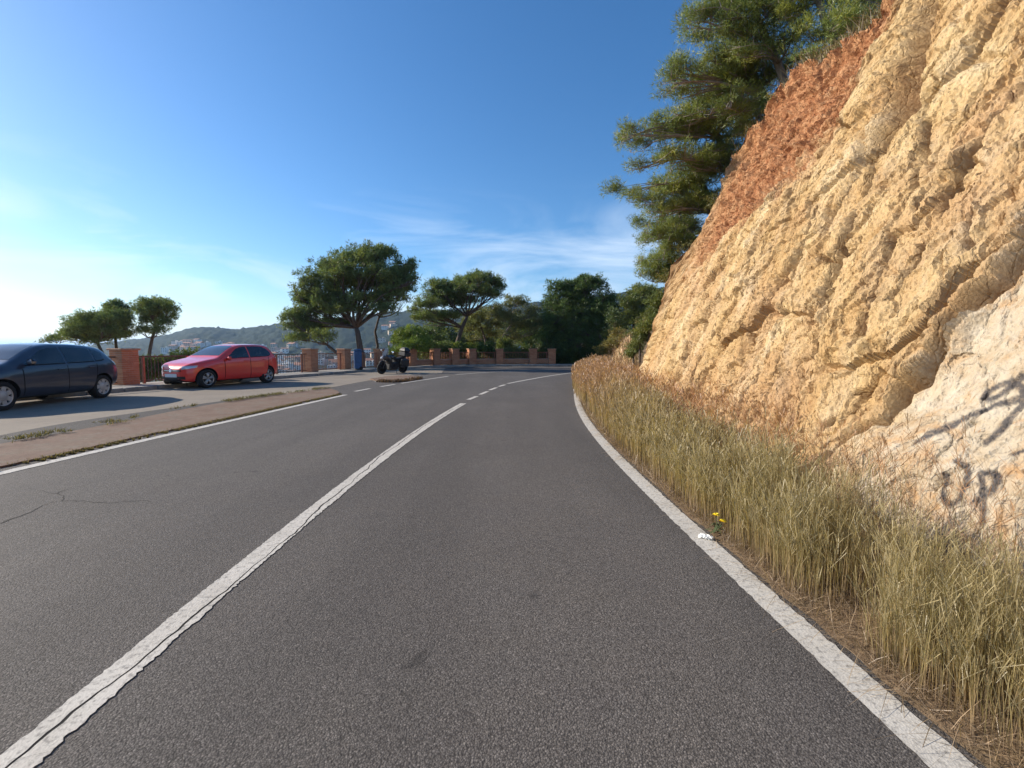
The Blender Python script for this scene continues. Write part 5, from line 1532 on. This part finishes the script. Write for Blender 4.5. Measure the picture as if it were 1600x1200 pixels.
def tall(n, y0, y1, seed, power, w_lo, hs=1.0):
    rr = np.random.default_rng(seed)
    y = y0 + (y1 - y0) * rr.random(n) ** power
    wid = .46 + .10 * sstep(2, 5, y) + .75 * sstep(6, 13, y)
    o = rr.random(n)
    x = smooth_tab(RL_T, y) + .13 + wid * o + .10 * np.abs(rr.normal(size=n)) * (o > .8)
    clum = fbm(np.stack([x * 2.6, y * 2.6, x * 0], 1), 3)
    keep = (rr.random(n) < .55 + 1.1 * clum) & (rr.random(n) < sstep(-.02, .16, o) * (1 - .6 * sstep(.7, 1.0, o)))
    x, y, o, clum = x[keep], y[keep], o[keep], clum[keep]; m = len(x)
    z = .006 + .04 * o
    h = (.42 + .14 * sstep(.05, .5, o) + .20 * sstep(4, 13, y)) * rr.uniform(.45, 1.15, m) * (1 + .25 * clum) * hs
    h *= 1 - .22 * sstep(3.0, 1.6, y)
    x = x - .22 * sstep(9.5, 14, y)
    w = np.maximum(w_lo, .0010 * y ** .9) * rr.uniform(.7, 1.4, m)
    f = sstep(3.5, 12, y)[:, None]
    green = sstep(.35, .75, rr.random((m, 1)) + .35 * clum[:, None]) * (1 - .35 * f)
    c0 = np.array([[.28, .205, .145]]) * rr.uniform(.55, 1.2, (m, 1)) + np.zeros((m, 3))
    c1 = (np.array([[.27, .24, .055]]) * green + np.array([[.47, .335, .125]]) * (1 - green)) * rr.uniform(.6, 1.3, (m, 1))
    c2 = (np.array([[.33, .275, .15]]) * (1 - f) + np.array([[.36, .23, .145]]) * f) * rr.uniform(.75, 1.25, (m, 1))
    return blades(x, y, z, h, w, rr.normal(size=m) * .085 - .02, rr.normal(size=m) * .085, c0, c1, c2, 'tall_grass', 'tall dry grass with reddish seed heads between edge line and rock', seed + 1, .6, .45)
tall(32000, .5, 7.0, 401, 1.0, .0021)
g2 = tall(62000, 6.0, 24.0, 402, .9, .006)
g2['label'] = 'far stretch of tall reddish grass hiding the edge line on the bend'
# short straw and dead stems lying by the line
x, y, z, t, rr = verge_points(16000, .4, 15, .0, .30, 403, 1.3)
m = len(x)
cst = np.array([[.42, .31, .20]]) * rr.uniform(.4, 1.25, (m, 1))
blades(x, y, z + .004, rr.uniform(.05, .16, m), np.maximum(.0028, .0010 * y), rr.normal(size=m) * 1.5, rr.normal(size=m) * 1.5, cst * .8, cst, cst, 'straw', 'flattened dead straw along the edge line', 404, .2)
# thin stems in front of the rock and higher up its foot
x, y, z, t, rr = verge_points(3600, 1.2, 16, .5, 1.10, 405, 1.0)
m = len(x)
cst = np.array([[.34, .20, .11]]) * rr.uniform(.6, 1.3, (m, 1))
blades(x, y, z, rr.uniform(.15, .75, m), np.maximum(.0026, .0010 * y), rr.normal(size=m) * .30 - .1, rr.normal(size=m) * .35, cst * .8, cst, cst * 1.2, 'dry_stems', 'thin reddish stems at the foot of the rock', 406, .6, .7)
# dry fringe between the left edge line and the paving
rr = np.random.default_rng(410)
kk_ = rr.integers(0, len(Lv), 9000)
off = .115 + np.abs(rr.normal(size=9000)) * .10
pos_ = Lv[kk_] - Nv[kk_] * off[:, None]
keep = (fbm(np.stack([pos_[:, 0] * 3, pos_[:, 1] * 3, pos_[:, 0] * 0], 1), 2) > -.35) & (pos_[:, 1] > 3) & (pos_[:, 1] < 13.6)
pos_ = pos_[keep]; m = len(pos_)
cst = (np.array([[.20, .155, .085]]) + rr.random((m, 1)) * np.array([[.06, .07, .01]])) * rr.uniform(.5, 1.2, (m, 1))
zz_ = np.full(m, .0)
blades(pos_[:, 0], pos_[:, 1], zz_, rr.uniform(.015, .05, m), np.full(m, .009), rr.normal(size=m) * .7, rr.normal(size=m) * .7, cst * .8, cst, cst * 1.1, 'dry_fringe', 'low dry grass between the white line and reddish verge', 411, .3)
rr = np.random.default_rng(415)
m = 5000
ki = rr.integers(0, len(Lf), m); pf = Lf[ki] + rr.normal(size=(m, 2)) * np.array([.10, .05])
kp = fbm(np.stack([pf[:, 0] * 1.4, pf[:, 1] * 1.4, pf[:, 0] * 0 + 3], 1), 3) > .05
pf = pf[kp]; m = len(pf)
cst = (np.array([[.17, .13, .075]]) + rr.random((m, 1)) * np.array([[.0, .05, .0]])) * rr.uniform(.5, 1.2, (m, 1))
blades(pf[:, 0], pf[:, 1], np.full(m, .04), rr.uniform(.02, .08, m), np.full(m, .012), rr.normal(size=m) * .8, rr.normal(size=m) * .8, cst, cst, cst * 1.1, 'dry_weeds', 'sparse dry weeds on the lay-by side of the reddish verge', 416, .3)
rr = np.random.default_rng(412)
m = 900
ip = np.array([tuple(G(*p))[:2] for p in [(592, 596.5), (609, 597.6), (628, 596.4), (645, 594), (656, 591.5)]])
ti = rr.random(m) * 3.99; ii = ti.astype(int)
pos_ = ip[ii] + (ip[ii + 1] - ip[ii]) * (ti - ii)[:, None] + rr.normal(size=(m, 2)) * .10
cst = np.array([[.11, .07, .045]]) * rr.uniform(.5, 1.4, (m, 1))
blades(pos_[:, 0], pos_[:, 1], np.zeros(m), rr.uniform(.05, .16, m), np.full(m, .03), rr.normal(size=m) * .7, rr.normal(size=m) * .7, cst, cst, cst, 'dry_weeds', 'dark dead weeds along the edge of the small island', 413, .3)

# dry stems and roots along the lip of the cutting
rr = np.random.default_rng(430)
m = 9000
ke = rr.integers(int(len(ycol) * .12), len(ycol) - 2, m)
ep = edge_top[ke] + np.stack([rr.uniform(-.05, .9, m), rr.normal(size=m) * .05, np.zeros(m)], 1)
ep[:, 2] += .28 * np.clip(ep[:, 0] - edge_top[ke, 0], 0, None) - .05
cst = (np.array([[.22, .15, .085]]) + rr.random((m, 1)) * np.array([[.02, .05, .0]])) * rr.uniform(.5, 1.3, (m, 1))
blades(ep[:, 0], ep[:, 1], ep[:, 2], rr.uniform(.08, .42, m) * rr.uniform(.4, 1, m), np.full(m, .014), rr.normal(size=m) * .5 - .2, rr.normal(size=m) * .5, cst * .7, cst, cst * 1.2, 'lip_grass', 'dry grass and twigs along the top edge of the cutting', 431, .6)

rr = np.random.default_rng(440)
m = 5000
bi = rr.integers(0, len(bp), m); q_ = bp[bi] + rr.normal(size=(m, 3)) * .05
cst = np.array([[.34, .235, .15]]) * rr.uniform(.5, 1.2, (m, 1))
blades(q_[:, 0], q_[:, 1], q_[:, 2] - .05, rr.uniform(.12, .5, m), np.full(m, .02), rr.normal(size=m) * .4 - .2, rr.normal(size=m) * .4, cst * .7, cst, cst * 1.2, 'bank_grass', 'dry grass over the rubble bank round the bend', 441, .6)

# yellow-flowered weed and litter on the edge line
fp = G(1112, 834); fr = empty('wild_flower', (fp.x + .04, fp.y, .012))
tag(fr, 'small weed with two yellow flowers beside the white edge line', 'flower')
M['petal'] = m_simple('petal', (.80, .62, .02), .6, var=.1)
M['weed'] = m_simple('weed', (.07, .10, .035), .8, var=.3)
st_ = MB(); tips = [(-.012, .0, .125), (.028, -.02, .088)]
for q in tips: st_.tube([(0, 0, 0), (q[0] * .4, q[1] * .5, q[2] * .6), q], [.003, .0025, .002], 5)
st_.build('stem', M['weed'], fr)
lv_ = MB()
for k in range(16):
    a = random.uniform(0, 6.28); l = random.uniform(.05, .11); c_, s_ = math.cos(a), math.sin(a); zz = random.uniform(.02, .06)
    lv_.add([(0, 0, .004), (c_ * l * .5 - s_ * .011, s_ * l * .5 + c_ * .011, zz), (c_ * l, s_ * l, zz * .6), (c_ * l * .5 + s_ * .011, s_ * l * .5 - c_ * .011, zz)], [(0, 1, 2, 3)])
lv_.build('leaves', M['weed'], fr)
for q in tips:
    b = MB()
    for k in range(12):
        a = k * math.pi / 6 + .2
        for rr_, dz in ((.030, .006), (.020, .014)):
            c_, s_ = math.cos(a + dz * 30), math.sin(a + dz * 30); w_ = .007
            b.add([(q[0], q[1], q[2]), (q[0] + c_ * rr_ * .6 - s_ * w_, q[1] + s_ * rr_ * .6 + c_ * w_, q[2] + dz), (q[0] + c_ * rr_, q[1] + s_ * rr_, q[2] + dz * .7), (q[0] + c_ * rr_ * .6 + s_ * w_, q[1] + s_ * rr_ * .6 - c_ * w_, q[2] + dz)], [(0, 1, 2, 3)])
    b.build('flower_head', M['petal'], fr)
lp_ = G(1104, 842.5)
M['paper'] = m_simple('litter_paper', (.78, .78, .76), .5, var=.08, scale=40)
rr = np.random.default_rng(9)
nu_, nv_ = 22, 14
lu, lvv = np.meshgrid(np.linspace(-1, 1, nu_), np.linspace(0, 2 * math.pi, nv_, endpoint=False), indexing='ij')
rad_ = np.sqrt(np.clip(1 - lu ** 4, .02, 1))
LVt = np.stack([lu * .048, rad_ * np.cos(lvv) * .020, .014 + rad_ * np.sin(lvv) * .014], -1).reshape(-1, 3)
LVt += .009 * np.stack([ridged(LVt * 60 + k * 9, 2) - 1 for k in range(3)], 1)
LVt[:, 2] = np.maximum(LVt[:, 2], .001)
Fl = [(i * nv_ + j, (i + 1) * nv_ + j, (i + 1) * nv_ + (j + 1) % nv_, i * nv_ + (j + 1) % nv_) for i in range(nu_ - 1) for j in range(nv_)]
lit = np_obj('litter', LVt, np.array(Fl), M['paper'])
lit.location = (lp_.x, lp_.y, .006); lit.rotation_euler = (0, 0, R(-40))
tag(lit, 'crumpled white scrap of litter lying on the edge line', 'litter')

# ------------------------------------------------------------------ houses of the town below
M['wall_white'] = m_simple('wall_white', (.70, .67, .62), .9, var=.12, scale=.3)
M['wall_cream'] = m_simple('wall_cream', (.58, .47, .35), .9, var=.12, scale=.3)
M['wall_pink'] = m_simple('wall_pink', (.50, .34, .26), .9, var=.12, scale=.3)
M['roof_tile'] = m_simple('roof_tile', (.36, .17, .10), .9, var=.25, scale=.8)
M['window'] = m_simple('window', (.035, .04, .045), .3, var=.2)
def on_hill(u, v):
    r = ray(u, v)
    for y in np.arange(300, 1345, 6.0):
        z = CAM_H + r.z / r.y * y
        if z < float(hill_z(np.array([float(u)]), np.array([y]))[0]): return Vector((r.x / r.y * y, y, z))
    return None
hr = random.Random(8)
spots = []
for (u0, u1, v0, v1, k) in [(288, 342, 534, 549, 15), (344, 362, 536, 548, 5), (428, 476, 554, 576, 14), (430, 472, 574, 588, 10), (498, 556, 558, 580, 12), (590, 642, 504, 556, 12), (255, 300, 540, 552, 6), (400, 440, 540, 556, 5), (566, 590, 545, 572, 6), (436, 462, 540, 552, 4)]:
    for _ in range(k): spots.append((hr.uniform(u0, u1), hr.uniform(v0, v1)))
HL = {('white', 0): 'white flat-roofed block in the town below the wooded hill', ('white', 1): 'white house with tiled roof in the town below the wooded hill', ('cream', 0): 'cream flat-roofed block in the town below the wooded hill', ('cream', 1): 'cream house with tiled roof in the town below the wooded hill', ('pink', 0): 'salmon flat-roofed block in the town below the wooded hill', ('pink', 1): 'salmon house with tiled roof in the town below the wooded hill'}
for (u, v) in spots:
    p = on_hill(u, v)
    if p is None: continue
    kind = hr.choice(['white', 'white', 'white', 'cream', 'cream', 'pink']); pitched = hr.random() < .45
    fl = hr.choice([1, 2, 2, 3]) if not pitched else hr.choice([2, 2, 3])
    w, d_, h = hr.uniform(8, 15), hr.uniform(8, 11), fl * 2.9
    root = empty('house', (p.x, p.y, p.z - 2), hr.uniform(-.5, .5))
    tag(root, HL[(kind, int(pitched))], 'house', kind + (' tiled' if pitched else ' flat-roofed') + ' houses in the town')
    H = h + 3
    MB().box((0, 0, H / 2), (w, d_, H)).build('wall', M['wall_' + kind], root)
    if pitched:
        e = .5; rb = MB(); zt = H + d_ * .2
        rb.add([(-w/2-e, -d_/2-e, H), (w/2+e, -d_/2-e, H), (w/2+e, d_/2+e, H), (-w/2-e, d_/2+e, H), (-w/2-e, 0, zt), (w/2+e, 0, zt)], [(0, 1, 5, 4), (2, 3, 4, 5), (0, 4, 3), (1, 2, 5), (3, 2, 1, 0)])
        rb.build('roof', M['roof_tile'], root)
    else:
        rb = MB(); rb.box((0, 0, H + .25), (w + .4, d_ + .4, .5)); rb.box((w * .2, 0, H + 1.4), (3, 3, 1.9)); rb.build('roof', M['wall_' + kind], root)
    nw = int(w / 3.6)
    wme = None
    for f in range(fl):
        for k in range(nw):
            x = -w / 2 + (k + .5) * w / nw
            if wme is None:
                o = MB().box((0, 0, 0), (1.5, .14, 1.7)).build('window', M['window'], root); wme = o.data
            else:
                o = bpy.data.objects.new('window', wme); link(o, root)
            o.location = (x, -d_ / 2 - .02, 3 + f * 3.1 + 1.5)

# ------------------------------------------------------------------ haze over sea, town and hill
t = NT('haze_air'); t.n.remove(t.bsdf)
pv_ = t.new('ShaderNodeVolumePrincipled')
pv_.inputs['Color'].default_value = (.42, .66, 1.0, 1)
pv_.inputs['Density'].default_value = .00013
pv_.inputs['Anisotropy'].default_value = .35
t.l.new(pv_.outputs[0], t.out.inputs['Volume'])
hz = MB().box((0, 11500, 42), (54000, 30000, 212)).build('haze', t.m)
tag(hz, 'thin blue-white haze over the sea, town and hill', 'haze', kind='stuff')
